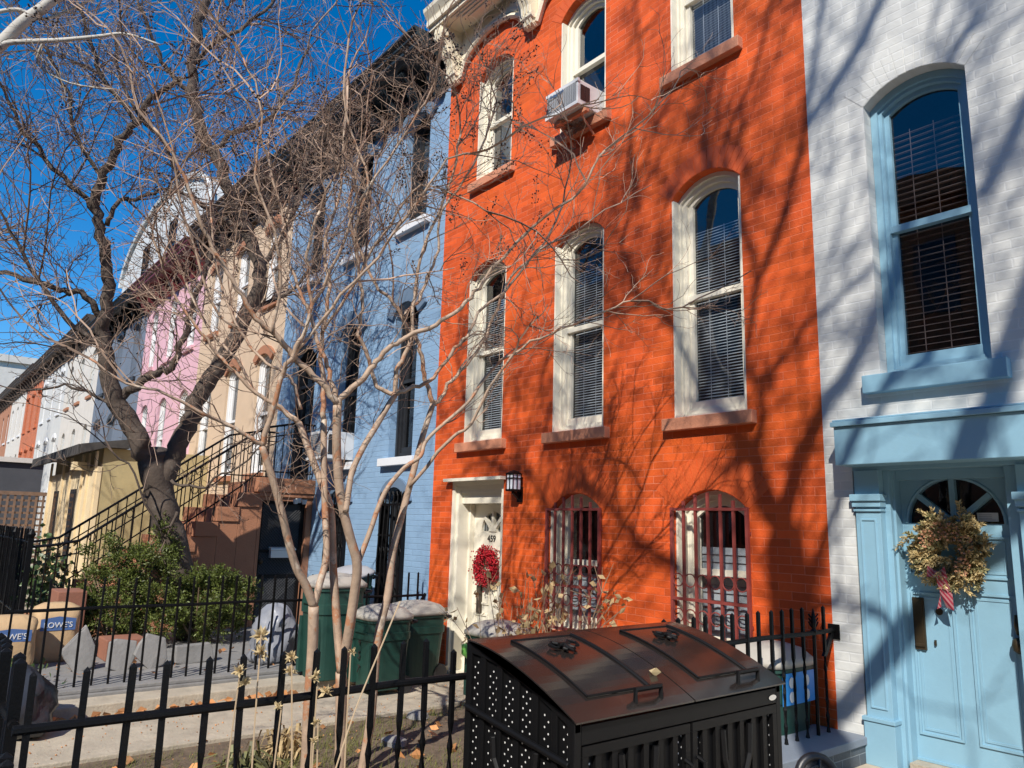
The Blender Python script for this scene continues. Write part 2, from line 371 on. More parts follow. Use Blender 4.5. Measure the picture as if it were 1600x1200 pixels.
def holed(mb, outer, holes, y):
    bm = bmesh.new()
    for lp in [outer] + holes:
        vs = [bm.verts.new((p[0], 0, p[1])) for p in lp]
        for i in range(len(vs)): bm.edges.new((vs[i], vs[(i + 1) % len(vs)]))
    bmesh.ops.triangle_fill(bm, use_beauty=True, edges=bm.edges[:], normal=(0, -1, 0))
    bm.verts.index_update()
    mb.add([(v.co.x, y, v.co.z) for v in bm.verts], [tuple(v.index for v in f.verts) for f in bm.faces])
    bm.free()
def facade(house, m, x0, x1, z0, z1, opens, depth=0.13, room='room', extra=None, y=0.0, back=7.0, name='wall', ends=True):
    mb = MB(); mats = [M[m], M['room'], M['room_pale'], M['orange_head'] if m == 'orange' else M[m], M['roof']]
    holed(mb, [(x0, z0), (x1, z0), (x1, z1), (x0, z1)], [o[0] for o in opens], y)
    for lp, pale in [(o[0], o[1]) for o in opens]:
        n = len(lp)
        mb.mi = 0
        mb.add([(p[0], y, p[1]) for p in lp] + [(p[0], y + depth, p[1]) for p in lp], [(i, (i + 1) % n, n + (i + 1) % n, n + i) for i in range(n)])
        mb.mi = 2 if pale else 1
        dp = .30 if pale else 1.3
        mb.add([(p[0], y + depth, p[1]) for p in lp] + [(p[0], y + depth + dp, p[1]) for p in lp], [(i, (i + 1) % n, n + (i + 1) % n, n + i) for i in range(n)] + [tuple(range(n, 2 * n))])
    mb.mi = 0
    if ends:
        mb.add([(x0, y, z0), (x0, y + back, z0), (x0, y + back, z1), (x0, y, z1)], [(0, 1, 2, 3)])
        mb.add([(x1, y, z0), (x1, y + back, z0), (x1, y + back, z1), (x1, y, z1)], [(3, 2, 1, 0)])
    mb.mi = 4
    mb.add([(x0, y, z1), (x1, y, z1), (x1, y + back, z1), (x0, y + back, z1)], [(0, 1, 2, 3)])
    mb.mi = 3
    if extra: extra(mb)
    return mb.build(name, mats, house, fixn=False)

def make_window(house, cx, z0, w, zs, rise, fm, sillm=None, blind=0.0, blindm='blind', paneM='glass', insets=(.04, .08, .125), ys=(.025, .06, .10), sill_h=.085, sill_out=.07, sill_over=.085, slat=.027, bars=False, y=0.0, name='window', split=.5, liner=False):
    org = (cx, y, z0)
    A = [arch(cx, w, z0, zs, rise, d) for d in (0.002,) + insets]
    fb = MB()
    fb.ring(A[0], A[1], y + ys[0], y + ys[1]); fb.ring(A[1], A[2], y + ys[1], y + ys[2])
    if liner:
        for s_ in (-1, 1): xa, xb = sorted((cx + s_ * (w / 2 - .002), cx + s_ * (w / 2 - .022))); fb.box(xa, xb, y + .006, y + ys[0] - .001, z0 + .002, zs)
    win = fb.build(name, M[fm], house, origin=org)
    sb = MB(); sb.ring(A[2], A[3], y + ys[2], y + ys[2] + .035, outer=False)
    zt = zs + rise; zm = z0 + (zt - z0) * split; a = w / 2 - insets[1]
    sb.box(cx - a, cx + a, y + ys[2] - .028, y + ys[2] + .03, zm - .028, zm + .022)
    sb.box(cx - a + .0, cx + a, y + ys[2] - .012, y + ys[2] - .001, z0 + insets[1], z0 + insets[1] + .075)
    if bars: sb.box(cx - .014, cx + .014, y + ys[2] - .004, y + ys[2] + .02, z0 + insets[1] + .07, zs + rise - insets[1])
    sb.build('sash', M[fm], win)
    pb = MB(); L = A[3]; pb.add([(p[0], y + ys[2] + .03, p[1]) for p in L], [tuple(range(len(L)))])
    pb.build('pane', M[paneM], win, fixn=False)
    BY = ys[2] + .09
    if blind > 0:
        bb = MB(); a2 = w / 2 - insets[1] - .005; z = z0 + insets[1] + .02; top = z0 + (zt - z0) * blind
        ar = arch(cx, w, z0, zs, rise, insets[1] + .01, 16)
        while z < top:
            aa = a2
            if z > zs - insets[1] - .02 and rise > 0:
                r = (w * w / 4 + rise * rise) / (2 * rise); zc = zs + rise - r; q = (r - insets[1] - .02) ** 2 - (z - zc) ** 2
                aa = min(a2, math.sqrt(q)) if q > .01 else 0
            if aa > .05:
                dz = slat * (.17 if slat < .04 else .06); ln = .20 if slat < .04 else .235
                bb.add([(cx - aa, y + BY, z - dz), (cx + aa, y + BY, z - dz), (cx + aa, y + BY + ln - .19, z + dz), (cx - aa, y + BY + ln - .19, z + dz)], [(0, 1, 2, 3)])
                bb.add([(cx - aa, y + BY - .001, z - dz - .003), (cx + aa, y + BY - .001, z - dz - .003), (cx + aa, y + BY, z - dz + .001), (cx - aa, y + BY, z - dz + .001)], [(0, 1, 2, 3)])
            z += slat
        for q in (-.5, .12): bb.box(cx + q * a2 - .003, cx + q * a2 + .003, y + BY - .006, y + BY - .004, z0 + .1, top)
        bb.build('blind', M[blindm], win, fixn=False)
    if sillm:
        s_ = MB(); s_.box(cx - w / 2 - sill_over, cx + w / 2 + sill_over, y - sill_out, y + .05, z0 - sill_h * 1.25, z0 - .001)
        s_.build('sill', M[sillm], win, bevel=.006)
    return win
def dup_window(win, dx, dz): return copy_tree(win, win.parent, win.location + Vector((dx, 0, dz)))

# ---------------------------------------------------------------- ground, yards
g = MB(); g.add([(-700, -700, -.16), (700, -700, -.16), (700, 700, -.16), (-700, 700, -.16)], [(0, 1, 2, 3)])
struct(g.build('ground', M['asphalt']))
g = MB(); g.box(-90, 30, -9.0, -4.86, -.155, -.02); struct(g.build('pavement', M['pave'], bevel=.01))
g = MB(); g.box(-2.72, 6, -4.86, .17, -.15, .15); struct(g.build('paved_yard', M['pave']))
# planted yard in front of the orange house: a gently uneven soil sheet
rng = np.random.default_rng(5)
def sheet(x0, x1, y0, y1, z, amp, nx, ny, name, m):
    vs, fs = [], []
    for j in range(ny + 1):
        for i in range(nx + 1):
            e = 0 if i in (0, nx) or j in (0, ny) else rng.uniform(-amp, amp)
            vs.append((x0 + (x1 - x0) * i / nx, y0 + (y1 - y0) * j / ny, z + e))
    for j in range(ny):
        for i in range(nx): k = j * (nx + 1) + i; fs.append((k, k + 1, k + nx + 2, k + nx + 1))
    return struct(MB().add(vs, fs).build(name, m, smooth=True, fixn=False))
sheet(-6.2, -2.72, -4.86, -.0, -.085, .018, 34, 48, 'planted_soil', M['soil'])
g = MB(); g.box(-7.42, -6.2, -4.86, .3, -.15, -.055); struct(g.build('garden_path', M['concrete'], bevel=.008))
g = MB(); g.box(-7.76, -7.42, -4.86, 0, -.15, .035); struct(g.build('kerb', M['concrete'], bevel=.012))
g = MB(); g.box(-13.0, -7.76, -4.86, 0, -.15, .06); struct(g.build('flagged_yard', M['slate'], bevel=.008))
g = MB(); g.box(-90, -13.0, -4.86, 0, -.15, .05); struct(g.build('neighbouring_yards', M['concrete']))
g = MB(); g.box(-8.15, -7.8, -4.8, -.05, .0605, .095); struct(g.build('slate_edging', M['slate'], bevel=.008))
# low brick wall that carries the boundary fence on the grey-white side
lw = MB(); lw.box(-2.95, -2.60, -2.9, -.004, -.1, .265)
lwo = tag(lw.build('low_brick_wall', M['grey_brick']), 'low blue-grey brick wall under the end of the picket fence, beside the blue door', 'wall')
lc = MB(); lc.box(-2.97, -2.585, -2.9, -.006, .267, .315); lc.build('coping', M['grey_cap'], lwo, bevel=.006)

# ---------------------------------------------------------------- orange house
OX0, OX1 = -7.9, -2.8
orange = thing('brick_house', 'bright orange painted brick row house with cream windows and the number 459 on its door', 'house', (-5.35, 0, 0))
cols = (-6.93, -5.37, -3.79)
W2 = dict(w=.73, z0=2.56, zs=4.58, rise=.17); W3 = dict(w=.70, z0=5.84, zs=7.26, rise=.18)
W1 = dict(w=.71, z0=.62, zs=1.78, rise=.165)
opens = []
for c in cols: opens.append((arch(c, W2['w'], W2['z0'], W2['zs'], W2['rise']), False))
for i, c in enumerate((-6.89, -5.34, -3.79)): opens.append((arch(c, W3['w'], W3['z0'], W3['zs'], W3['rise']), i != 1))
for c in cols[1:]: opens.append((arch(c - .01, W1['w'], W1['z0'], W1['zs'], W1['rise']), False))
DOOR_O = [(-7.50, -.07), (-6.50, -.07), (-6.50, 2.12), (-7.50, 2.12)]
opens.append((DOOR_O, False))
def heads(mb):
    for c in cols: arcband(mb, c, W2['w'] + .004, W2['zs'], W2['rise'], .003, .20, -.003, .02, 15, .10)
    for c in (-6.89, -5.34, -3.79): arcband(mb, c, W3['w'] + .004, W3['zs'], W3['rise'], .003, .20, -.003, .02, 14, .10)
    for c in cols[1:]: arcband(mb, c - .01, W1['w'] + .004, W1['zs'], W1['rise'], .003, .27, -.003, .02, 15, .09)
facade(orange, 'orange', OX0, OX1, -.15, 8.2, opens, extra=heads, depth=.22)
wa = make_window(orange, cols[2], fm='cream', ys=(.085, .115, .15), liner=True, sillm='sill', blind=.80, **W2)
dup_window(wa, cols[0] - cols[2], 0); dup_window(wa, cols[1] - cols[2], 0)
wb = make_window(orange, -3.79, fm='cream', ys=(.085, .115, .15), liner=True, sillm='sill', blind=.9, **W3)
make_window(orange, -5.34, fm='cream', ys=(.085, .115, .15), liner=True, sillm='sill', blind=0, bars=False, **W3)
wc = make_window(orange, -6.89, fm='cream', ys=(.085, .115, .15), liner=True, sillm='sill', blind=.0, **W3)
# ground-floor windows behind maroon grilles
def grille(win, cx):
    m = MB(); y0 = -.035; w = .73; zb, zt = .66, 1.795
    for k in range(7):
        x = cx - w / 2 + w * k / 6; top = 1.80 if k in (0, 6) else 1.78 + .15 * (1 - (abs(k - 3) / 3) ** 2) - .01
        r = .013 if k in (0, 6) else .0105
        m.box(x - r, x + r, y0 - r, y0 + r, zb, top)
    for z in (zb, 1.06, 1.785): m.box(cx - w / 2, cx + w / 2, y0 - .016, y0 + .008, z - .012, z + .012)
    for k in (0, 6):
        x = cx - w / 2 + w * k / 6
        for z in (.9, 1.6): m.box(x - .01, x + .01, y0 + .01, .03, z - .012, z + .012)
    for k in range(6):
        x = cx - w / 2 + w * (k + .5) / 6
        for z in (1.21, .93):
            a = np.linspace(0, 2 * math.pi, 17)
            m.tube([(x + .052 * math.cos(t), y0 - .004, z + .052 * math.sin(t)) for t in a], .0055, 5, cap=False)
    m.build('window_grille', M['grille_red'], win)
for i, c in enumerate(cols[1:]):
    c -= .01
    wn = make_window(orange, c, fm='cream', ys=(.085, .115, .15), liner=True, sillm=None, blind=.0, **W1)
    b = MB()                         # half-drawn pleated shade behind the lower sash
    for k in range(12 if i else 7):
        z = .74 + k * .062
        b.add([(c - .27, .23, z), (c + .27, .23, z), (c + .27, .245, z + .058), (c - .27, .245, z + .058)], [(0, 1, 2, 3)])
    b.build('pleated_shade', M['blind'], wn, fixn=False)
    grille(wn, c)
# door and its frame
fr = MB()
A = DOOR_O; ins = lambda d: [(-7.5 + d, -.07), (-6.5 - d, -.07), (-6.5 - d, 2.12 - d), (-7.5 + d, 2.12 - d)]
fr.ring(ins(.002), ins(.05), .015, .05, closed=True); fr.ring(ins(.05), ins(.10), .05, .20); fr.ring(ins(.10), ins(.135), .20, .26)
fr.box(-7.40, -6.60, .10, .255, 1.86, 2.02); fr.box(-7.41, -6.59, .07, .12, 1.98, 2.025)
fr.box(-7.56, -6.46, -.085, .015, 2.11, 2.145)
fr.box(-7.5, -6.5, .0, .3, -.075, -.02)
fr.build('door_frame', M['cream'], orange)
dl = MB(); fx, fz, frr = -7.00, 1.545, .225
semi = [(fx + frr * math.cos(t), fz + frr * math.sin(t)) for t in np.linspace(0, math.pi, 15)]
holed(dl, [(-7.37, -.03), (-6.63, -.03), (-6.63, 1.86), (-7.37, 1.86)], [semi], .262)
n = len(semi); dl.add([(p[0], .262, p[1]) for p in semi] + [(p[0], .30, p[1]) for p in semi], [(i, (i + 1) % n, n + (i + 1) % n, n + i) for i in range(n)])
door_o = dl.build('door', M['cream'], orange)
p = MB(); p.add([(q[0], .295, q[1]) for q in semi], [tuple(range(n))]); p.build('fanlight', M['glass'], door_o, fixn=False)
p = MB()
for k in range(13): p.box(fx - .22 + k * .035, fx - .21 + k * .035, .30, .302, fz, fz + .22)
p.build('lace_curtain', M['blind'], door_o)
p = MB()
for t in (45, 90, 135):
    c_, s_ = math.cos(rad(t)), math.sin(rad(t))
    p.prism([(fx + .05 * c_ - .02 * s_, fz + .05 * s_ + .02 * c_), (fx + .05 * c_ + .02 * s_, fz + .05 * s_ - .02 * c_), (fx + frr * c_ + .02 * s_, fz + frr * s_ - .02 * c_), (fx + frr * c_ - .02 * s_, fz + frr * s_ + .02 * c_)], 'y', .25, .29)
p.prism([(fx + .07 * math.cos(t), fz + .07 * math.sin(t)) for t in np.linspace(0, math.pi, 9)], 'y', .249, .288)
for x0, x1, z0, z1 in ((-7.30, -7.04, .1, .62), (-6.96, -6.7, .1, .62), (-7.30, -7.04, .72, 1.36), (-6.96, -6.7, .72, 1.36)):
    p.ring([(x0, z0), (x1, z0), (x1, z1), (x0, z1)], [(x0 + .025, z0 + .025), (x1 - .025, z0 + .025), (x1 - .025, z1 - .025), (x0 + .025, z1 - .025)], .25, .262, outer=True)
p.build('door_moulding', M['cream'], door_o)
text_mb('459', .105, (fx - .02, .258, 1.46), parent=door_o, m=M['number'], name='house_number')
p = MB(); p.box(-7.245, -7.165, .235, .26, .62, .93); p.build('push_plate', M['strip'], door_o)
# cornice: fascia, soffit with coffers, arched frieze, brackets
cb = MB()
cb.box(OX0 + .01, OX1, -.40, .0, 8.14, 8.20); cb.box(OX0 - .01, OX1, -.44, 0, 8.202, 8.28); cb.prism([(-.42, 8.282), (-.43, 8.31), (-.49, 8.40), (-.50, 8.45), (0, 8.45), (0, 8.282)], 'x', OX0 - .02, OX1)
bx = (-7.70, -6.14, -4.58, -3.02)
cor = cb.build('cornice', M['cornice_cream'], orange)
fz_ = MB()
for a, b in zip(bx[:-1], bx[1:]):
    c = (a + b) / 2; ww = b - a - .18; r_ = .42
    lo = [(c - ww / 2 + ww * i / 14, 7.46 + r_ * math.sqrt(max(0, 1 - (2 * i / 14 - 1) ** 2)) ** 1.0) for i in range(15)]
    fz_.prism([(c - ww / 2, 8.14)] + lo + [(c + ww / 2, 8.14)], 'y', -.05, .0)
    fz_.tube([(q[0], -.06, q[1] - .005) for q in lo], .035, 6); fz_.tube([(q[0], -.05, q[1] + .07) for q in lo[2:-2]], .02, 6)
    for d, z in ((.42, 8.12), (.34, 8.095), (.25, 8.07), (.15, 8.045)):
        fz_.box(c - d - .1, c + d + .1, -.21 - d * .36, -.21 + d * .36, z, z + .02)
fz_.build('frieze', M['cornice_cream'], cor)
br = MB(); b0 = bx[1]
prof = [(-.36, 8.14), (-.375, 8.05), (-.36, 7.96), (-.31, 7.92), (-.27, 7.88), (-.25, 7.80), (-.20, 7.73), (-.16, 7.65), (-.15, 7.56), (-.12, 7.50), (-.10, 7.44), (-.05, 7.41), (0, 7.45), (0, 8.14)]
br.prism(prof, 'x', b0 - .085, b0 + .085)
for k in (-1, 0, 1): br.prism([(y - .022, z - .006) for y, z in prof[:-2]] + [(0, 7.52), (0, 8.12)], 'x', b0 + k * .055 - .016, b0 + k * .055 + .016)
br.tube([(b0 - .11, -.33, 8.03), (b0 + .11, -.33, 8.03)], .055, 10); br.tube([(b0 - .10, -.12, 7.53), (b0 + .10, -.12, 7.53)], .045, 10)
bo = br.build('bracket', M['cornice_cream'], cor, origin=(b0, 0, 7.8))
for x in (bx[0], bx[2], bx[3]): copy_tree(bo, cor, bo.location + Vector((x - b0, 0, 0)))

# wall lantern
lt = thing('wall_lantern', 'black metal lantern with frosted panes on the orange wall beside the cream door', 'lamp', (-6.21, 0, 1.85))
p = MB(); p.box(-6.25, -6.17, -.02, 0, 1.86, 2.02); p.prism([(-.02, 1.88), (-.02, 1.95), (-.11, 1.972), (-.11, 1.95)], 'x', -6.225, -6.195); p.build('bracket', M['black_paint'], lt)
p = MB(); cx, cy = -6.21, -.10; hw = .056
for sx in (-1, 0, 1):
    for sy in (-1, 0, 1):
        if sx or sy: p.box(cx + sx * hw - .004, cx + sx * hw + .004, cy + sy * hw - .004, cy + sy * hw + .004, 1.99, 2.15)
for z in (1.985, 2.105, 2.15): p.box(cx - hw - .006, cx + hw + .006, cy - hw - .006, cy - hw + .002, z, z + .008); p.box(cx - hw - .006, cx + hw + .006, cy + hw - .002, cy + hw + .006, z, z + .008); p.box(cx + hw - .002, cx + hw + .006, cy - hw + .002, cy + hw - .002, z, z + .008); p.box(cx - hw - .006, cx - hw + .002, cy - hw + .002, cy + hw - .002, z, z + .008)
p.loft([(cx, cy, 2.158, .07, .07, 6), (cx, cy, 2.18, .04, .04, 5), (cx, cy, 2.195, .01, .01, 2)], 12); p.box(cx - .06, cx + .06, cy - .06, cy + .06, 1.972, 1.984)
p.build('cage', M['black_paint'], lt)
p = MB(); p.box(cx - .050, cx + .050, cy - .050, cy + .050, 1.985, 2.155); p.build('lamp_glass', M['lantern_glass'], lt)

# ---------------------------------------------------------------- grey-white house with the blue door
white = thing('brick_house', 'white painted brick row house with a blue door, blue window and blue door hood', 'house', (-1.5, 0, 0))
WW = dict(w=.69, z0=2.70, zs=4.73, rise=.135)
opens = [(arch(-2.015, **WW), False), ([(-2.60, .15), (-1.42, .15), (-1.42, 2.2), (-2.60, 2.2)], False), (arch(-.3, **WW), False), (arch(-2.0, .69, 6.0, 7.4, .15), False), (arch(-.3, .69, 6.0, 7.4, .15), False)]
def heads2(mb): arcband(mb, -2.015, .69 + .004, 4.73, .135, .003, .21, -.003, .02, 13, .08)
facade(white, 'white_brick', OX1, 4.5, -.15, 8.3, opens, extra=heads2, depth=.24)
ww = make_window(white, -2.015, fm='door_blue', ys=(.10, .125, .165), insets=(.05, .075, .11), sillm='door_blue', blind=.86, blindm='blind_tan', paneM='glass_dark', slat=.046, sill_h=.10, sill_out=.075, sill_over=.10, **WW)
dup_window(ww, 1.715, 0)
make_window(white, -2.0, 6.0, .69, 7.4, .15, 'door_blue', 'door_blue'); make_window(white, -.3, 6.0, .69, 7.4, .15, 'door_blue', 'door_blue')
hb = MB(); hb.box(-2.61, -1.0, -.21, -.001, 2.075, 2.335); hb.box(-2.625, -.98, -.232, -.001, 2.337, 2.37); hb.box(-2.615, -.99, -.22, -.001, 2.372, 2.385)
hb.build('door_hood', M['door_blue'], white, bevel=.004)
sf = MB(); sf.box(-2.60, -1.42, .0, .17, 2.05, 2.2)
for a, b in ((-2.585, -2.415), (-1.60, -1.435)):
    sf.box(a, b, -.015, .10, .15, 2.05); sf.box(a - .012, b + .012, -.04, .10, 1.80, 1.84); sf.box(a - .02, b + .02, -.055, .10, 1.84, 1.885); sf.box(a - .008, b + .008, -.03, .1, 1.77, 1.785)
    sf.box(a - .015, b + .015, -.035, .10, .15, .42); sf.box(a - .022, b + .022, -.045, .1, .42, .445)
    sf.ring([(a + .03, .5), (b - .03, .5), (b - .03, 1.72), (a + .03, 1.72)], [(a + .042, .512), (b - .042, .512), (b - .042, 1.708), (a + .042, 1.708)], -.022, -.014, outer=True)
for a, b in ((-2.415, -2.375), (-1.68, -1.60)):
    sf.box(a, b, .05, .19, .15, 2.05)
sf.box(-2.38, -2.36, .09, .19, .15, 2.05)
sf.box(-2.36, -1.68, .12, .19, 1.985, 2.05)
sf.build('door_surround', M['door_blue'], white, bevel=.003)
dl = MB(); fx, fz, frr = -2.03, 1.70, .285
semi = [(fx + frr * math.cos(t), fz + frr * math.sin(t)) for t in np.linspace(0, math.pi, 21)]; n = len(semi)
holed(dl, [(-2.36, .20), (-1.68, .20), (-1.68, 2.0), (-2.36, 2.0)], [semi], .18)
dl.add([(p[0], .18, p[1]) for p in semi] + [(p[0], .22, p[1]) for p in semi], [(i, (i + 1) % n, n + (i + 1) % n, n + i) for i in range(n)])
door_w = dl.build('door', M['door_blue'], white)
p = MB(); p.add([(q[0], .215, q[1]) for q in semi], [tuple(range(n))]); p.build('fanlight', M['glass_dark'], door_w, fixn=False)
p = MB(); p.box(-2.4, -1.64, .225, .24, 1.6, 2.05); p.build('backing', M['room'], door_w)
p = MB()
for t in (40, 90, 140):
    c_, s_ = math.cos(rad(t)), math.sin(rad(t)); h = .017
    p.prism([(fx + .02 * c_ - h * s_, fz + .02 * s_ + h * c_), (fx + .02 * c_ + h * s_, fz + .02 * s_ - h * c_), (fx + frr * c_ + h * s_, fz + frr * s_ - h * c_), (fx + frr * c_ - h * s_, fz + frr * s_ + h * c_)], 'y', .17, .21)
p.tube([(fx + (frr + .012) * math.cos(t), .18, fz + (frr + .012) * math.sin(t)) for t in np.linspace(0, math.pi, 21)], .012, 6)
for x0, x1, z0, z1 in ((-2.335, -2.07, .36, 1.25), (-1.985, -1.715, .36, 1.27), (-2.335, -1.72, 1.36, 1.62)):
    for d, yy in ((0, .168), (.03, .175)):
        p.ring([(x0 + d, z0 + d), (x1 - d, z0 + d), (x1 - d, z1 - d), (x0 + d, z1 - d)], [(x0 + d + .014, z0 + d + .014), (x1 - d - .014, z0 + d + .014), (x1 - d - .014, z1 - d - .014), (x0 + d + .014, z1 - d - .014)], yy, .18, outer=True)
p.box(-2.36, -1.68, .165, .18, .20, .215)
p.build('door_moulding', M['door_blue'], door_w)
p = MB(); p.box(-2.325, -2.255, .160, .18, .885, 1.215); p.box(-2.318, -2.262, .154, .161, .90, 1.2); p.box(-2.32, -2.26, .150, .156, .905, .925); p.build('mail_slot', M['brass'], door_w, bevel=.003)
p = MB(); p.tube([(-2.165, .172, 1.135), (-2.165, .182, 1.135)], .022, 14); p.box(-2.205, -2.195, .165, .18, .92, .955); p.build('lock', M['brass'], door_w)
p = MB(); p.tube([(-1.715, .18, .99), (-1.715, .14, .99)], .014, 10); p.loft([(-1.715, .135, .94, .01, .01, 2), (-1.715, .135, .955, .03, .03, 2), (-1.715, .135, .985, .036, .036, 2), (-1.715, .135, 1.015, .03, .03, 2), (-1.715, .135, 1.03, .01, .01, 2)], 12); p.tube([(-1.715, .15, 1.05), (-1.715, .12, 1.10), (-1.715, .14, 1.16)], .012, 8); p.build('door_handle', M['brass'], door_w, smooth=True)
p = MB(); p.box(-1.905, -1.785, .208, .212, 1.715, 1.77); nt_ = p.build('notice', M['white_print'], door_w)
p = MB()
for z in (1.757, 1.745, 1.733, 1.725): p.box(-1.895, -1.80 - .01 * (z * 1000 % 3), .2065, .2075, z - .0015, z + .0015)
p.build('printed_lines', M['lid_grey'], nt_)
g = MB(); g.box(-2.36, -1.68, .05, .19, .1505, .198); g.build('door_sill', M['concrete'], white)

# ---------------------------------------------------------------- blue house
blue = thing('brick_house', 'sky blue painted brick row house with black windows and a black cornice', 'house', (-10.45, 0, 0))
BX0, BX1 = -13.05, -7.9
B3 = dict(w=.62, z0=5.76, zs=7.27, rise=.17); B2 = dict(w=.60, z0=2.47, zs=4.42, rise=.2); B1 = dict(w=.56, z0=.52, zs=1.86, rise=.22)
bc3 = (-8.69, -10.33, -12.0); opens = [(arch(c, **B3), False) for c in bc3]
opens += [(arch(-8.74, **B2), False), (arch(-10.36, **B2), True), (arch(-12.05, .95, 2.2, 4.35, .2), False), (arch(-8.79, **B1), False), (arch(-10.4, **B1), False)]
facade(blue, 'blue_brick', BX0, BX1, -.15, 8.0, opens, depth=.2)
yb = (.10, .13, .16)
w3 = make_window(blue, bc3[0], fm='black_wood', sillm='white_sill', blind=0, paneM='glass', ys=yb, sill_over=.12, sill_out=.09, **B3)
for c in bc3[1:]: dup_window(w3, c - bc3[0], 0)
w2 = make_window(blue, -8.74, fm='black_wood', sillm='white_sill', ys=yb, sill_over=.14, sill_out=.09, **B2); dup_window(w2, -1.62, 0)
make_window(blue, -12.05, 2.2, .95, 4.35, .2, 'black_wood', None, ys=yb, name='entrance_door', bars=True, split=.72)
w1 = make_window(blue, -8.79, fm='black_wood', sillm=None, ys=yb, **B1)
def iron_grille(win, cx):
    m = MB(); y0 = -.05; w_ = .52
    for k in range(6):
        x = cx - w_ / 2 + w_ * k / 5; m.tube([(x, y0, .50), (x, y0 - .03, 1.1), (x, y0, 1.98)], .011, 6)
        m.tube([(x - .035, y0, 2.02), (x, y0, 1.93), (x + .035, y0, 2.02)], .007, 5)
        for z in (.75, 1.25): m.tube([(x + .04 * math.cos(t), y0 - .01, z + .05 * math.sin(t)) for t in np.linspace(0, 6.28, 11)], .006, 4, cap=False)
    for z in (.52, .95, 1.45, 1.85): m.box(cx - .3, cx + .3, y0 - .015, y0 + .012, z - .014, z + .014)
    m.box(cx - .3, cx - .275, y0 - .01, .09, .5, 2.0); m.box(cx + .275, cx + .3, y0 - .01, .09, .5, 2.0)
    m.build('window_grille', M['black_paint'], win)
iron_grille(w1, -8.79); dup_window(w1, -1.61, 0)
lb = MB()
for c in bc3: arcband(lb, c, B3['w'] + .1, 7.24, .17, .01, .17, -.05, .01, 10)
for c in (-8.74, -10.36): arcband(lb, c, B2['w'] + .06, 4.42, .2, .0, .20, -.045, .01, 10)
arcband(lb, -12.05, 1.0, 4.35, .2, .0, .22, -.05, .01, 10)
for c in (-8.79, -10.4): arcband(lb, c, B1['w'] + .04, 1.86, .22, .0, .13, -.035, .01, 10)
lb.build('window_heads', M['slate_blue'], blue)['kind'] = 'stuff'
def cornice(house, x0, x1, z, m, nb, depth=.6, parapet=0.0, fz=.42):
    cb = MB()
    cb.prism([(-.04, z - fz), (-.06, z - fz + .06), (-.06, z - .12), (-depth + .06, z - .06), (-depth, z), (-depth, z + .06), (-depth - .05, z + .09), (-depth - .05, z + .13), (-depth - .10, z + .17), (-depth - .10, z + .2), (0, z + .2), (0, z - fz)], 'x', x0, x1)
    cb.tube([(x0, -.07, z - fz + .03), (x1, -.07, z - fz + .03)], .035, 6)
    o = cb.build('cornice', M[m], house)
    b = MB(); xx = x0 + .16
    pf = [(-.06, z - .09), (-depth + .14, z - .06), (-depth + .12, z - .13), (-depth + .2, z - .2), (-.24, z - .26), (-.2, z - .36), (-.13, z - .42), (-.10, z - .52), (-.04, z - .5)]
    b.prism(pf, 'x', xx - .08, xx + .08)
    for k in (-1, 0, 1): b.prism([(y - .02, zz - .006) for y, zz in pf], 'x', xx + k * .05 - .014, xx + k * .05 + .014)
    bo = b.build('bracket', M[m], o, origin=(xx, 0, z))
    for k in range(1, nb): copy_tree(bo, o, bo.location + Vector(((x1 - x0 - .32) * k / (nb - 1), 0, 0)))
    return o
cornice(blue, BX0 + .01, BX1 - .03, 7.98, 'dark_cornice', 10, .52)

# ---------------------------------------------------------------- farther houses of the row
def row_house(label, x0, x1, ztop, wm, trim, cm, rows, headm=None, ncol=3, ww_=.72, y=0.0, blindfrac=0, open_door=None, frame='white_trim', nb=8):
    h = thing('row_house', label, 'house', ((x0 + x1) / 2, y, 0))
    cs = [x0 + (x1 - x0) * (k + .5) / ncol for k in range(ncol)]
    op = []
    for z0, zs, r in rows:
        for c in cs: op.append((arch(c, ww_, z0, zs, r), False))
    facade(h, wm, x0, x1, -.15, ztop, op, depth=.14, y=y)
    for z0, zs, r in rows:
        w0 = make_window(h, cs[0], z0, ww_, zs, r, frame, trim, ys=(.05, .08, .11), y=y, sill_over=.07)
        for c in cs[1:]: dup_window(w0, c - cs[0], 0)
    if headm:
        lb = MB()
        for z0, zs, r in rows:
            for c in cs:
                if r > .01: arcband(lb, c, ww_ + .06, zs, r, .0, .16, y - .05, y + .01, 8)
                else: lb.box(c - ww_ / 2 - .06, c + ww_ / 2 + .06, y - .05, y + .01, zs, zs + .17)
        lb.build('window_heads', M[headm], h)['kind'] = 'stuff'
    if cm: cornice(h, x0 + .01, x1 - .01, ztop - .02, cm, nb, .5)
    return h
R3 = [(5.7, 7.25, .15), (2.55, 4.5, .17)]
tan = row_house('tan stucco row house with tall white-framed windows beyond the blue house', -18.1, -13.05, 8.15, 'tan_stucco', 'brown_stucco', 'brown_cornice', [(5.72, 7.2, .15), (2.45, 4.55, .17)], headm='brown_stucco')
pink = row_house('pale pink row house with white windows and a wine red cornice', -23.5, -18.1, 8.0, 'pink', 'pink', 'wine', R3)
greyb = row_house('dark grey-blue row house between the pink and the cream one', -29.8, -23.5, 8.0, 'grey_blue', 'black_wood', 'black_paint', R3, headm='black_wood', frame='grey_blue')
row_house('cream row house past the grey-blue one', -36.4, -29.8, 8.5, 'off_white', 'brown_stucco', 'brown_cornice', [(5.9, 7.5, .15), (2.6, 4.7, .17)], frame='pale_grey')
row_house('pale grey row house left of the cream one', -43.0, -36.4, 8.6, 'pale_grey', 'white_sill', 'brown_cornice', [(5.9, 7.6, .15), (2.6, 4.7, .17)], headm='white_trim')
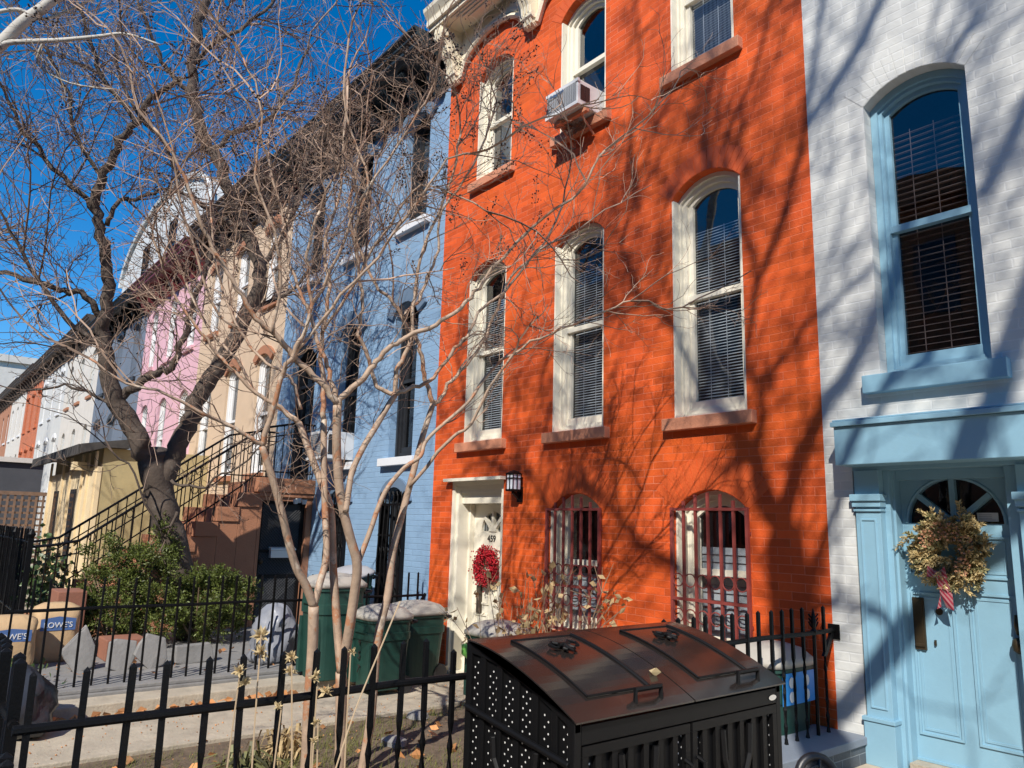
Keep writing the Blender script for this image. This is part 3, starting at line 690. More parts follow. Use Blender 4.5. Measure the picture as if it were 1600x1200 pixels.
row_house('rust orange brick row house far down the row', -48.9, -43.0, 8.7, 'rust_brick', 'rust_brick', 'brown_cornice', [(5.9, 7.6, .15), (2.6, 4.7, .17)], headm='rust_brick', frame='rust_brick')
row_house('off-white row house beyond the rust orange one', -55.5, -48.9, 8.8, 'off_white', 'white_sill', 'brown_cornice', [(5.9, 7.6, .15), (2.6, 4.7, .17)])
row_house('last grey-brown row house at the far end of the row', -63.0, -55.5, 8.8, 'brown_stucco', 'white_sill', 'brown_cornice', [(5.9, 7.6, .15), (2.6, 4.7, .17)])
# rounded rooftop storey set back above the grey-blue and pink houses
rt = thing('rooftop_storey', 'pale grey rooftop storey with a rounded gable, rising above the pink and grey-blue houses', 'house', (-25.6, .6, 8.2))
RX, RW = -25.6, 5.2
gp = [(RX - RW, 8.2), (RX + RW, 8.2)] + [(RX + RW * math.cos(t), 10.1 + 2.0 * math.sin(t)) for t in np.linspace(0, math.pi, 19)]
wins = [(RX - 1.9, 9.2, 10.9), (RX + 1.3, 9.2, 10.9)]
m = MB(); holed(m, gp, [[(c - .5, za), (c + .5, za), (c + .5, zb), (c - .5, zb)] for c, za, zb in wins], .6)
n = len(gp); m.add([(q[0], .6, q[1]) for q in gp] + [(q[0], 6, q[1]) for q in gp], [(i, (i + 1) % n, n + (i + 1) % n, n + i) for i in range(n)] + [tuple(range(n, 2 * n))])
m.tube([(q[0], .56, q[1]) for q in gp[2:]], .10, 6)
m.build('wall', M['pale_grey'], rt, fixn=False)
for c, za, zb in wins:
    w0 = MB(); w0.ring([(c - .5, za), (c + .5, za), (c + .5, zb), (c - .5, zb)], [(c - .42, za + .08), (c + .42, za + .08), (c + .42, zb - .08), (c - .42, zb - .08)], .64, .7); w0.box(c - .42, c + .42, .65, .7, (za + zb) / 2 - .03, (za + zb) / 2 + .03)
    wo = w0.build('window', M['black_wood'], rt); p = MB(); p.box(c - .5, c + .5, .705, .73, za, zb); p.build('pane', M['glass_dark'], wo)
# apartment block closing the view
ap = thing('apartment_building', 'pale beige apartment building closing the far end of the street', 'building', (-84, -8, 0))
m = MB(); m.box(-95, -78, -16, 14, -.16, 14.6); m.box(-95.2, -77.7, -16.3, 14.3, 14.6, 15.2); m.build('wall', M['off_white'], ap)
for k in range(7):
    for r_ in range(4):
        y = -14 + 4 * k; z = 1.6 + 3.3 * r_
        f = MB(); f.box(-78.0, -77.92, y, y + 1.3, z, z + 1.9); f.box(-77.92, -77.84, y - .1, y + 1.4, z - .15, z)
        fo = f.build('window', M['white_trim'], ap); q = MB(); q.box(-77.918, -77.90, y + .1, y + 1.2, z + .1, z + 1.8); q.build('pane', M['glass_dark'], fo)

# one-storey ochre extension in front of the tan house's neighbour
ve = thing('front_extension', 'ochre stucco one-storey front extension with a dark shingled flat roof', 'building', (-18.5, -1, 0))
m = MB(); m.mi = 0; m.box(-22.0, -16.6, -2.02, -.004, -.15, 2.92); m.mi = 1
m.box(-22.02, -16.585, -2.10, -2.021, -.15, 2.55)
for x in (-21.9, -20.2, -19.3, -18.0, -17.4, -16.7): m.box(x - .07, x + .07, -2.14, -2.101, -.1, 2.85)
m.build('wall', [M['yellow_stucco'], M['ochre_wood']], ve)
m = MB(); m.prism([(-2.45, 2.78), (-2.45, 2.96), (-1.6, 3.12), (-1.6, 2.93), (-2.0, 2.925)], 'x', -22.6, -16.45)
ro = m.build('roof', M['roof'], ve)
m = MB()
for k in range(24): m.box(-22.5 + k * .25, -22.29 + k * .25, -2.485, -2.455, 2.76, 2.955)
m.build('shingle_edge', M['roof'], ro)['kind'] = 'stuff'
m = MB(); m.box(-17.6, -17.35, -2.4, -2.15, 2.50, 2.66); m.build('eave_bracket', M['ochre_wood'], ro)
for x in (-18.7, -20.8):
    w0 = MB(); w0.box(x - .28, x + .28, -2.125, -2.101, .5, 2.15); wo = w0.build('window', M['black_wood'], ve)
    q = MB(); q.box(x - .22, x + .22, -2.13, -2.126, .56, 2.09); q.build('pane', M['glass_dark'], wo)

# ---------------------------------------------------------------- brown stoop of the blue house
SX1, SX0 = -11.30, -12.95
st = thing('stoop', 'brown stucco stoop with iron railings climbing to the blue house door', 'stairs', (-12.1, -1.8, 0))
NS = 10; RISE = 2.2 / NS; RUN = .29; YL = -.86
prof = [(-.004, 2.2), (YL, 2.2)]
y, z = YL, 2.2
for k in range(NS):
    z -= RISE; prof.append((y, z + .0))
    y -= RUN
    if k < NS - 1: prof.append((y, z))
prof[-1] = (prof[-1][0], -.1)
m = MB(); m.prism(prof + [(-.004, -.1)], 'x', SX0 + .22, SX1 - .22); m.build('flight', M['brown_stucco'], st)
# stepped cheek walls: blocks two steps long
def cheek(x0, x1, door):
    m = MB(); blocks = []
    for k in range(9):
        ztop = 2.2 - (k + 1) * RISE + .02; ya = YL - k * RUN + .0; yb_ = ya - RUN
        if k == 0 and not door: m.box(x0, x1, YL, -.004, -.1, ztop)
        m.box(x0, x1, yb_, ya - .002, -.1, max(.05, ztop - .21)); m.box(x0 - .0, x1 + .025, yb_ - .03, ya - .004, max(.052, ztop - .208), max(.12, ztop))
    if door:
        m.box(x0, x1, -.10, -.004, -.1, 1.9); m.box(x0, x1, YL, -.004, 1.9, 2.02); m.box(x0, x1 + .05, YL - .05, -.004, 2.022, 2.24); m.box(x0, x1 + .03, YL - .02, -.004, 1.96, 2.02)
        m.box(x0, x1, YL, YL + .05, -.1, 1.9)
    return m.build('cheek_wall', M['brown_stucco'], st, bevel=.006)
cheek(SX0, SX0 + .22, False); cheek(SX1 - .22, SX1, True)
m = MB(); m.box(SX0 + .22, SX1 - .3, -.2, -.006, 1.6, 2.19); m.build('landing', M['brown_stucco'], st)
gt = MB(); xg = SX1 - .10
gt.box(xg - .02, xg, YL + .05, -.10, .06, 1.9)
gdo = gt.build('basement_gate', M['black_plastic'], st)
q = MB()
for y_ in (YL + .07, -.13): q.box(xg, xg + .03, y_ - .025, y_ + .025, .06, 1.9)
for z_ in (.08, .78, 1.15, 1.87): q.box(xg, xg + .028, YL + .095, -.155, z_ - .02, z_ + .02)
q.build('gate_frame', M['black_paint'], gdo)
q = MB(); rr = np.random.default_rng(3)
for i in range(60):
    for s_ in (1, -1):
        z_ = .06 + i * .045
        z2 = z_ + s_ * .62
        a, b = sorted((z_, z2))
        pa = [(xg + .012, YL + .08, z_), (xg + .012, -.14, z2)]
        if min(z_, z2) > .1 and max(z_, z2) < 1.86: q.tube(pa, .004, 3, cap=False)
q.build('security_mesh', M['mesh'], gdo)
q = MB(); q.loft([(xg + .05, YL + .12, .96, .02, .02, 2), (xg + .05, YL + .12, .99, .035, .035, 2), (xg + .05, YL + .12, 1.02, .02, .02, 2)], 10); q.build('knob', M['brass'], gdo)
mbx = MB(); mbx.box(xg + .03, xg + .12, -.62, -.24, 1.05, 1.16); mbx.prism([(xg + .03, 1.162), (xg + .13, 1.162), (xg + .12, 1.19), (xg + .03, 1.21)], 'y', -.63, -.23)
tag(mbx.build('mailbox', M['mailbox'], bevel=.006), 'white wide mailbox mounted on the black gate under the stoop', 'mailbox')
fl = MB(); fl.box(SX1 + .02, SX1 + .10, -.30, -.24, 1.88, 1.95); fl.loft([(SX1 + .12, -.34, 1.86, .03, .03, 2), (SX1 + .12, -.34, 1.93, .045, .045, 2)], 10); fl.loft([(SX1 + .12, -.20, 1.86, .03, .03, 2), (SX1 + .12, -.20, 1.93, .045, .045, 2)], 10)
tag(fl.build('floodlight', M['ac']), 'small twin grey floodlight under the stoop landing', 'lamp')
def stoop_rail(x, name='railing'):
    r = MB()
    def zr(y_): return 2.22 if y_ > YL else max(2.22 - (YL - y_) / RUN * RISE, .15)
    top = [(x, -.02, 3.12), (x, -.35, 3.12), (x, YL, 3.0)] + [(x, YL - RUN * k, 3.0 - RISE * k * .98) for k in range(1, 9)] + [(x, -3.45, 1.22), (x, -3.72, 1.19)]
    r.tube(top, .018, 6)
    low = [(x, -.02, 2.34), (x, YL, 2.34)] + [(x, YL - RUN * k, 2.30 - RISE * k) for k in range(1, 9)]; r.tube(low, .012, 5)
    mid = [(q[0], q[1], q[2] - .16) for q in top[:-1]]; r.tube(mid, .010, 5)
    ty = [-q[1] for q in top]; tz = [q[2] for q in top]
    for k in range(31):
        y_ = -.05 - k * .12
        r.tube([(x, y_, zr(y_) - .1), (x, y_, float(np.interp(-y_, ty, tz)))], .0095, 4)
        if k % 4 == 2:
            zc = float(np.interp(-y_, ty, tz)) - .35
            r.tube([(x, y_ - .06 + .045 * math.cos(t), zc + .06 * math.sin(t)) for t in np.linspace(0, 6.28, 11)], .007, 4, cap=False)
    r.box(x - .03, x + .03, -3.75, -3.69, 0, 1.3); r.loft([(x, -3.72, 1.3, .03, .03, 2), (x, -3.72, 1.35, .05, .05, 2), (x, -3.72, 1.42, .01, .01, 2)], 10)
    return r.build(name, M['black_paint'], st)
stoop_rail(SX1 - .08); stoop_rail(SX0 + .08)

# ---------------------------------------------------------------- iron fences
def picket_mesh(h, r, twist, tip):
    m = MB(); n = 13 if twist else 2; vs = []
    for i in range(n):
        z = h * i / (n - 1); a = math.pi / 4 + (twist * math.pi * 2 * min(1, max(0, (i - 2) / (n - 6))) if twist else 0)
        for j in range(4): vs.append((r * 1.414 * math.cos(a + j * math.pi / 2), r * 1.414 * math.sin(a + j * math.pi / 2), z))
    fs = [(i * 4 + j, i * 4 + (j + 1) % 4, (i + 1) * 4 + (j + 1) % 4, (i + 1) * 4 + j) for i in range(n - 1) for j in range(4)]
    k = len(vs); vs.append((0, 0, h + tip)); fs += [((n - 1) * 4 + j, (n - 1) * 4 + (j + 1) % 4, k) for j in range(4)]
    m.add(vs, fs); return m
def fence(name, label, x, ys, zb, ztop, zrail, r=.0095, tip=.014, rails=(0,), twist=0, group=None, yend=None, along='y', finials=()):
    f = thing(name, label, 'fence', (x, (ys[0] + ys[-1]) / 2, zb) if along == 'y' else ((ys[0] + ys[-1]) / 2, x, zb))
    P = (lambda t, z: (x, t, z)) if along == 'y' else (lambda t, z: (t, x, z))
    y0, y1 = min(ys) - .05, (yend if yend is not None else max(ys) + .05)
    for zr in rails:
        m = MB(); m.tube([P(t, zrail + zr + (.004 * math.sin(t * 5))) for t in np.linspace(y0, y1, 12)], .0155, 8); m.build('rail', M['black_paint'], f)
    p0 = None
    for i, t in enumerate(ys):
        if p0 is None:
            p0 = picket_mesh(ztop - zb - tip, r, twist, tip); p0.v = [(q[0] + P(t, zb)[0], q[1] + P(t, zb)[1], q[2] + zb) for q in p0.v]
            p0 = p0.build('picket', M['black_paint'], f, origin=P(t, zb))
        else:
            o = p0.copy(); COL.objects.link(o); o.parent = f; o.location = Vector(P(t, zb)) - wloc(f); o.scale = (1, 1, .955 if (along == 'y' and x > -3 and -3.25 < t < -1.9) else 1.0); o.rotation_euler = (random.uniform(-.012, .012), random.uniform(-.012, .012), random.uniform(-.1, .1))
    for i, (t, zt) in enumerate(finials):
        q = MB(); a = P(t, zt)
        q.tube([P(t, zb), P(t, zt)], .012, 6); q.loft([(a[0], a[1], zt, .02, .02, 2), (a[0], a[1], zt + .015, .024, .024, 2), (a[0], a[1], zt + .03, .012, .012, 2)], 8)
        for s_ in (-1, 1):
            for k in range(3): q.tube([(a[0], a[1], zt + .03 + k * .03), (a[0] + s_ * .012, a[1] + s_ * .018, zt + .05 + k * .03), (a[0] + s_ * .016, a[1] + s_ * .03, zt + .075 + k * .025)], .006, 4)
        q.loft([(a[0], a[1], zt + .03, .012, .012, 2), (a[0], a[1], zt + .07, .02, .02, 2), (a[0], a[1], zt + .12, .012, .012, 2), (a[0], a[1], zt + .16, .003, .003, 2)], 8)
        q.build('finial', M['black_paint'], f)
    return f
random.seed(4)
ysn = [-.14 - .1285 * k for k in range(37) if k not in (1,)]
nf = fence('picket_fence', 'black iron fence of twisted pickets running from the orange wall past the steel bin box', -2.79, ysn, -.08, 1.13, .96, twist=5, yend=-.0, finials=[(-.27, .955)])
b = MB(); b.prism([(-.0, .96), (-.03, .98), (-.17, .80), (-.13, .80)], 'x', -2.80, -2.78); b.box(-2.83, -2.75, -.012, 0, .9, 1.0); b.build('wall_bracket', M['black_paint'], nf)
ysf = [-.12 - .137 * k for k in range(31)]
ff = fence('picket_fence', 'thin black iron fence across the path, bordering the yard of the blue house', -7.95, ysf, .05, 1.04, .77, r=.009, yend=-.0)
b = MB(); b.prism([(0, .77), (-.02, .79), (-.14, .62), (0, .45), (0, .5), (-.09, .62)], 'x', -7.96, -7.94); b.build('wall_bracket', M['black_paint'], ff)
fence('picket_fence', 'thick black iron pickets of the street fence turning the corner at the lower left', -4.80, [-2.93 - .13 * k for k in range(6)], -.05, 1.15, .96, r=.017, along='x')
fence('iron_gate', 'short black iron gate pickets nearest the viewer at the lower left corner', -4.84, [-2.66 + .085 * k for k in range(5)], -.02, .94, .80, r=.016, along='x')
fence('picket_fence', 'dense black iron fence at the foot of the brown stoop', -3.72, [-11.5 - .16 * k for k in range(24)], .05, 1.42, 1.25, r=.012, along='x', rails=(0, -.9))
fence('picket_fence', 'black iron fence in front of the ochre extension', -3.3, [-15.6 - .2 * k for k in range(24)], .05, 1.2, 1.05, r=.012, along='x')

# ---------------------------------------------------------------- steel bin enclosure
bxt = thing('bin_enclosure', 'large black steel garbage bin box with curved twin lids against the near fence', 'bin box', (-2.4, -2.45, .15))
XB, XF, Y0, Y1 = -2.72, -2.06, -3.20, -1.88
def ztop(x):
    t = (x - XB) / (XF - XB); return 1.128 - .19 * t ** 1.8
def lid_arc(x0, x1, n): return [(x, ztop(x)) for x in np.linspace(x0, x1, n)]
m = MB()     # frame: corner posts, rails, side bars
for y_ in (Y0, Y1 - .035):
    for x_ in (XB, XF - .035): m.box(x_, x_ + .035, y_, y_ + .035, .15, ztop(x_ + .0175) - .012)
    for k in range(1, 6):
        x_ = XB + (XF - XB) * k / 6; m.box(x_ - .016, x_ + .016, y_ + .004, y_ + .03, .2, ztop(x_) - .03)
    arc = lid_arc(XB + .0, XF, 12); m.prism([(q[0], q[1] - .012) for q in arc] + [(q[0], q[1] - .055) for q in arc[::-1]], 'y', y_ + .002, y_ + .033)
    m.tube([(XB + .02, y_ - .004 if y_ == Y0 else y_ + .039, .86), (XF - .02, y_ - .004 if y_ == Y0 else y_ + .039, .775)], .013, 8)
    m.box(XB + .03, XF - .03, y_ + .003, y_ + .03, .17, .2)
    for s_ in (-1, 1): m.tube([(XB + .33 + s_ * .02, y_ + .01, .3), (XB + .33 + s_ * .03, y_ + .005, .55), (XB + .33 + s_ * .12, y_ - .0, .70), (XB + .33 + s_ * .13, y_ - .0, .78)], .016, 6)
m.box(XB, XB + .03, Y0 + .03, Y1 - .03, .15, .19); m.box(XF - .035, XF, Y0 + .036, Y1 - .036, .84, .905); m.box(XB + .01, XB + .03, Y0 + .036, Y1 - .036, .2, 1.06)
m.build('frame', M['steel_side'], bxt, bevel=.003)
def perforated(name, P, u0, u1, v0, vtop, mask):
    p = MB(); p.mi = 0
    us = np.linspace(u0, u1, 10)
    p.add([P(u, v0) for u in us] + [P(u, vtop(u)) for u in us], [(i, i + 1, 11 + i, 10 + i) for i in range(9)])
    p.mi = 1  # pale discs laid on the solid sheet in place of lit holes
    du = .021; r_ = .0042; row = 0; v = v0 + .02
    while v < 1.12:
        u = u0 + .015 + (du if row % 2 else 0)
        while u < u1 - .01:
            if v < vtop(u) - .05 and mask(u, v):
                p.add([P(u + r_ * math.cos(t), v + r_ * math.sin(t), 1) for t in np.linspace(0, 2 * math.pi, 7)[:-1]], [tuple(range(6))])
            u += 2 * du
        v += du; row += 1
    return p.build(name, [M['steel_side'], M['dot']], bxt, fixn=False)
rr = np.random.default_rng(8)
bar6 = lambda u: abs(((u - XB) / ((XF - XB) / 6) + .5) % 1 - .5) * (XF - XB) / 6 > .027
perforated('side_panel', lambda u, v, o=0: (u, Y0 + .016 - .0015 * o, v), XB + .03, XF - .03, .2, lambda u: ztop(u) - .03, lambda u, v: bar6(u))
perforated('side_panel', lambda u, v, o=0: (u, Y1 - .016 + .0015 * o, v), XB + .03, XF - .03, .2, lambda u: ztop(u) - .03, lambda u, v: False)
YM = (Y0 + Y1) / 2
for a, b in ((Y0 + .04, YM - .008), (YM + .008, Y1 - .04)):
    d = perforated('front_door', lambda u, v, o=0: (XF - .022 + .0015 * o, u, v), a, b, .2, lambda u: .84, lambda u, v: (u - a < .12 or b - u < .1 or v < .62 and abs(u - (a + b) / 2) < .16) and abs((u / .105 + 99) % 1 - .5) < .34)
    q = MB()
    for z0, z1 in ((.19, .225), (.80, .835)): q.box(XF - .02, XF + .002, a, b, z0, z1)
    q.box(XF - .02, XF + .002, a, a + .03, .226, .799); q.box(XF - .02, XF + .002, b - .03, b, .226, .799)
    for k in range(1, 7): yy = a + (b - a) * k / 7; q.box(XF - .018, XF - .004, yy - .015, yy + .015, .226, .799)
    c_ = (a + b) / 2
    for s_ in (-1, 1): q.tube([(XF - .006, c_ + s_ * .015, .25), (XF - .004, c_ + s_ * .02, .5), (XF - .002, c_ + s_ * .09, .66), (XF - .004, c_ + s_ * .10, .78)], .015, 6)
    q.build('door_bars', M['steel_side'], d)
q = MB()
for s_ in (-1, 1): q.tube([(XF, YM + s_ * .04, .70), (XF + .035, YM + s_ * .04, .69), (XF + .035, YM + s_ * .04, .60), (XF, YM + s_ * .04, .59)], .009, 6)
q.build('door_pull', M['steel_side'], bxt)['kind'] = 'stuff'
for a, b in ((Y0 - .012, YM - .004), (YM + .004, Y1 + .012)):
    m = MB(); arc = lid_arc(XB - .02, XF + .022, 18)
    m.prism(arc + [(q[0], q[1] - .006) for q in arc[::-1]], 'y', a, b)
    lid = m.build('lid', M['steel'], bxt, smooth=False)
    h = MB(); ya, yb_ = a + .15, b - .17; arc = lid_arc(XB + .13, XF - .075, 16)
    h.prism([(q[0], q[1] + .007) for q in arc] + [(q[0], q[1] + .001) for q in arc[::-1]], 'y', ya, yb_)
    hat = h.build('hatch', M['steel'], lid)
    h = MB()
    for yy, r_ in ((ya, .004), (yb_, .009)): h.tube([(q[0], yy, q[1] + .009) for q in arc], r_, 6)
    h.tube([(arc[-1][0], ya, arc[-1][1] + .008), (arc[-1][0], yb_, arc[-1][1] + .008)], .005, 6); h.tube([(arc[0][0], ya, arc[0][1] + .004), (arc[0][0], yb_, arc[0][1] + .004)], .008, 6)
    h.build('hatch_edge', M['steel_side'], hat)['kind'] = 'stuff'
    k = MB(); xc, yc = XB + .27, (ya + yb_) / 2; zc = ztop(xc)
    k.loft([(xc, yc, zc + .01, .012, .012, 2), (xc, yc, zc + .035, .012, .012, 2)], 8)
    Q = lambda dx, dy: (xc + dx, yc + dy, ztop(xc + dx) + .026)
    k.prism([(0, 0)] * 0 or [(xc - .09, yc), (xc - .04, yc - .022), (xc + .0, yc - .008), (xc + .0, yc + .008), (xc - .04, yc + .022)], 'z', zc + .022, zc + .030)
    for s_ in (-1, 1):
        k.tube([Q(.0, s_ * .01), Q(-.03, s_ * .045), Q(-.01, s_ * .075), Q(.02, s_ * .066), Q(.022, s_ * .048)], [.007, .008, .007, .006, .004], 6)
        k.tube([Q(.012, s_ * .01), Q(.035, s_ * .03), Q(.045, s_ * .02)], .007, 6)
    k.tube([Q(.0, -.03), Q(.0, .03)], .01, 6); k.tube([Q(.0, 0), Q(.06, 0)], [.012, .004], 6)
    k.build('emblem', M['steel_side'], lid)
    h = MB(); yc = (a + b) / 2 + .10; x_ = XF - .02; z_ = ztop(x_)
    h.tube([(x_, yc - .075, z_ - .01), (x_ + .0, yc - .075, z_ + .045), (x_, yc + .075, z_ + .045), (x_, yc + .075, z_ - .01)], .011, 6)
    h.build('lid_handle', M['steel_side'], lid)
q = MB(); q.loft([(0, 0, 0, .03, .012, 2), (0, 0, .003, .03, .012, 2)], 16); q.v = [(XF + .002 + v[2], Y1 - .07 + v[0], .868 + v[1]) for v in q.v]; q.build('maker_badge', M['silver'], bxt)
lf = MB(); lrng = np.random.default_rng(2); xc = XF - .14
for k in range(3): lf.leaf((xc, -2.62, ztop(xc) + .012), (.3 * k - .3, 1, .1), .045, .04, lrng, .2)
tag(lf.build('leaf', M['seedhead'], fixn=False), 'single pale yellow fallen leaf lying on the black steel bin lid', 'leaf')

# ---------------------------------------------------------------- bins and bags
def bin_(label, x, y, z, hx, hy, h, rz=0, lid='lid_beige', group='green wheeled bins', tilt=0.0, number=None):
    t = thing('wheeled_bin', label, 'bin', (x, y, z), group)
    m = MB(); m.loft([(x, y, z + .05, hx * .80, hy * .80, 5), (x, y, z + .06, hx * .82, hy * .82, 5), (x, y, z + h * .70, hx * .96, hy * .96, 5), (x, y, z + h * .705, hx * 1.01, hy * 1.01, 5), (x, y, z + h * .80, hx * 1.02, hy * 1.02, 5), (x, y, z + h * .805, hx * .98, hy * .98, 5), (x, y, z + h * .93, hx, hy, 5), (x, y, z + h * .935, hx * 1.06, hy * 1.06, 5), (x, y, z + h * .965, hx * 1.06, hy * 1.06, 5)], 28)
    for s_ in (-1, 1):
        m.box(x + s_ * hx * .7 - .03, x + s_ * hx * .7 + .03, y - hy * .99, y - hy * .8, z + .1, z + h * .66)
    m.box(x - .10, x + .10, y - hy * 1.10, y - hy * .96, z + h * .80, z + h * .9)
    m.build('body', M['bin_green'], t)
    m = MB(); zt = z + h * .967
    m.loft([(x, y, zt, hx * 1.10, hy * 1.10, 5), (x, y, zt + .035, hx * 1.10, hy * 1.10, 5), (x, y, zt + .055, hx * 1.02, hy * 1.02, 4.5), (x, y, zt + .10, hx * .85, hy * .85, 4), (x, y, zt + .13, hx * .5, hy * .5, 3), (x, y, zt + .14, hx * .15, hy * .15, 2.2)], 28)
    if tilt:
        q = Matrix.Rotation(tilt, 3, 'X'); c = Vector((x, y + hy, zt)); m.v = [tuple(q @ (Vector(v) - c) + c) for v in m.v]
    m.build('lid', M[lid], t, smooth=True)
    for s_ in (-1, 1):
        m = MB(); a = np.array([x + s_ * hx * .75, y + hy * .8, z + .085]); m.tube([a - [.025, 0, 0], a + [.025, 0, 0]], .085, 16); m.build('wheel', M['black_plastic'], t)
    m = MB(); m.tube([(x - hx * .7, y + hy, z + h * .9), (x - hx * .7, y + hy * 1.3, z + h * .92), (x + hx * .7, y + hy * 1.3, z + h * .92), (x + hx * .7, y + hy, z + h * .9)], .016, 6); m.build('handle', M['black_plastic'], t)
    return t
b1 = bin_('tall green bin with a beige lid, behind the myrtle trunks next to a grey bag', -7.55, -1.42, -.02, .25, .27, .99)
b2 = bin_('shorter green bin with a beige lid, half hidden between the myrtle trunks', -6.98, -1.14, -.055, .22, .24, .74)
b3 = bin_('green bin with a beige lid and a blue tag, nearest to the cream door', -7.34, -.52, -.055, .25, .27, .72)
for b_, tx, px_, sz in ((b3, '457', -.09, .085), (b1, '457', -.02, .07)):
    l = b_.location; hh = .72 if b_ is b3 else .99; hy = .27
    text_mb(tx, sz, (l[0] + px_ - .06, l[1] - hy * .99 - .004, l[2] + hh * .86), parent=b_, m=M['number'], name='painted_number')
l = b2.location
for k, ch in enumerate('457'): text_mb(ch, .11, (l[0] - .02, l[1] - .24 * .93 - .012 + .0 * k, l[2] + .50 - .13 * k), parent=b2, m=M['number'], name='painted_number', tilt=rad(-3))
tg = MB()
for k in range(5): tg.leaf((-7.08, -.80, .62), (math.cos(k * 1.3), -.3, math.sin(k * 1.3)), .055, .04, lrng)
tg.build('tag', M['blue_label'], b3, fixn=False)
bin_('green bin with its grey lid propped open, by the blue wall', -8.95, -.55, .06, .27, .27, .95, lid='lid_grey', tilt=rad(14))
b5 = bin_('green bin with bright blue label and beige lid behind the near fence end', -3.12, -.32, -.08, .23, .25, .84)
lb_ = MB(); a = np.linspace(-.2, .2, 7); lb_.add([(-3.12 + .235 + .004 - .02 * (t * 4) ** 2 * .3, -.32 + t, .70) for t in a] + [(-3.12 + .232 + .004 - .02 * (t * 4) ** 2 * .3, -.32 + t, .50) for t in a], [(i, i + 1, 8 + i, 7 + i) for i in range(6)])
lbo = lb_.build('recycling_label', M['blue_label'], b5, fixn=False)
q = MB()
for yy in (-.42, -.23):
    for zz in (.64, .55):
        q.loft([(0, 0, 0, .028, .036, 2), (0, 0, .002, .028, .036, 2)], 10); q.v[-20:] = [(-3.12 + .2405 + v[2], yy + v[0], zz + v[1]) for v in q.v[-20:]]
q.build('label_print', M['white_print'], lbo)['kind'] = 'stuff'
b6 = bin_('low bin with a beige lid right of the cream door, behind the dry shrub', -6.0, -.42, -.09, .24, .25, .68)
gb = MB(); gr = np.random.default_rng(4)
gb.loft([(-6.02 + gr.uniform(-.02, .02), -.72, z_, .13 * s_, .045 * s_, 2.5) for z_, s_ in ((.36, .6), (.40, 1.1), (.44, 1.2), (.48, 1.0), (.51, .4))], 12)
tag(gb.build('plastic_bag', M['green_bag'], smooth=True), 'bright green plastic bag tucked against the low bin by the cream door', 'bag')

def lumpy(secs, seed, amp, n=26):   # bags: sections pushed in and out
    m = MB(); m.loft(secs, n); r_ = np.random.default_rng(seed); k = len(secs)
    ph = r_.uniform(0, 6.28, (4,)); out = []
    for i, v in enumerate(m.v):
        s = secs[i // n]; a = (i % n) / n * 6.283; t = i // n
        f = 1 + amp * (math.sin(3 * a + ph[0] + t * .9) + .7 * math.sin(5 * a + ph[1] - t * 1.3) + .5 * math.sin(9 * a + ph[2] + t * 2.1) + r_.uniform(-.5, .5))
        out.append((s[0] + (v[0] - s[0]) * f, s[1] + (v[1] - s[1]) * f, v[2] + r_.uniform(-.3, .3) * amp * .5))
    m.v = out; return m
m = lumpy([(-8.42, -1.66, z_ * .92, .27 * s_, .22 * s_, 2.6) for z_, s_ in ((.065, .6), (.08, .9), (.14, 1.05), (.21, 1.02), (.28, 1.1), (.35, 1.02), (.42, 1.03), (.49, .92), (.56, .88), (.63, .7), (.68, .62), (.72, .45), (.74, .25), (.75, .06))], 3, .085, 40)
tag(m.build('garbage_bag', M['bag_grey'], smooth=True), 'full grey plastic garbage bag standing behind the thin fence by the tall bin', 'bag')
m = lumpy([(-7.2, -4.2, z_, .34 * s_, .24 * s_, 2.4) for z_, s_ in ((-.055, .75), (-.02, 1.0), (.04, 1.1), (.10, 1.06), (.16, 1.05), (.22, .95), (.28, .85), (.33, .65), (.38, .5), (.42, .3), (.44, .1))], 9, .09, 36)
tag(m.build('garbage_bag', M['bag_black'], smooth=True), 'black plastic garbage bag slumped on the path in the lower left corner, behind the pickets', 'bag')
def paper_bag(label, x, y, z, hx, hy, h, rz, seed, words):
    t = thing('paper_bag', label, 'bag', (x, y, z), 'brown paper yard bags')
    m = lumpy([(x, y, z + zz * h, hx * s_, hy * s_, p_) for zz, s_, p_ in ((0, .94, 6), (.02, 1.0, 6), (.2, 1.04, 6), (.4, 1.05, 5.5), (.6, 1.03, 5), (.75, .98, 5), (.86, .85, 4.5), (.93, .66, 4), (.98, .42, 4), (1.0, .30, 4))], seed, .022, 40)
    m.v = [(v[0], y + (v[1] - y) * (1 if (v[2] - z) / h < .7 else 1 / max(.3, 1 - 1.9 * ((v[2] - z) / h - .7) ** 1.2) if (v[2] - z) / h < 1.2 else 1), v[2]) for v in m.v]
    m.build('sack', M['paper'], t, smooth=True)
    q = MB(); aa = np.linspace(-.8, .8, 9)     # printed blue gable band facing the viewer (+x, -y corner side)
    f = lambda a, zz: (x + hx * 1.075, y + hy * a * .98, z + zz * h)
    q.add([f(a, .55) for a in aa] + [f(a, .74 + .05 * (1 - abs(a))) for a in aa], [(i, i + 1, 10 + i, 9 + i) for i in range(8)])
    po = q.build('printed_band', M['blue_print'], t, fixn=False)
    text_mb(words, .078, (x + hx * 1.085, y, z + .64 * h), parent=t, m=M['white_print'], name='printed_words', rz=rad(90))
paper_bag('brown paper yard bag with a blue printed band, standing nearest the yew', -9.75, -3.60, .06, .20, .21, .60, 0, 5, "LOWE'S")
paper_bag('plain sunlit side of a brown paper yard bag at the left edge', -9.35, -4.06, .06, .19, .22, .53, 0, 7, "LOWE'S")
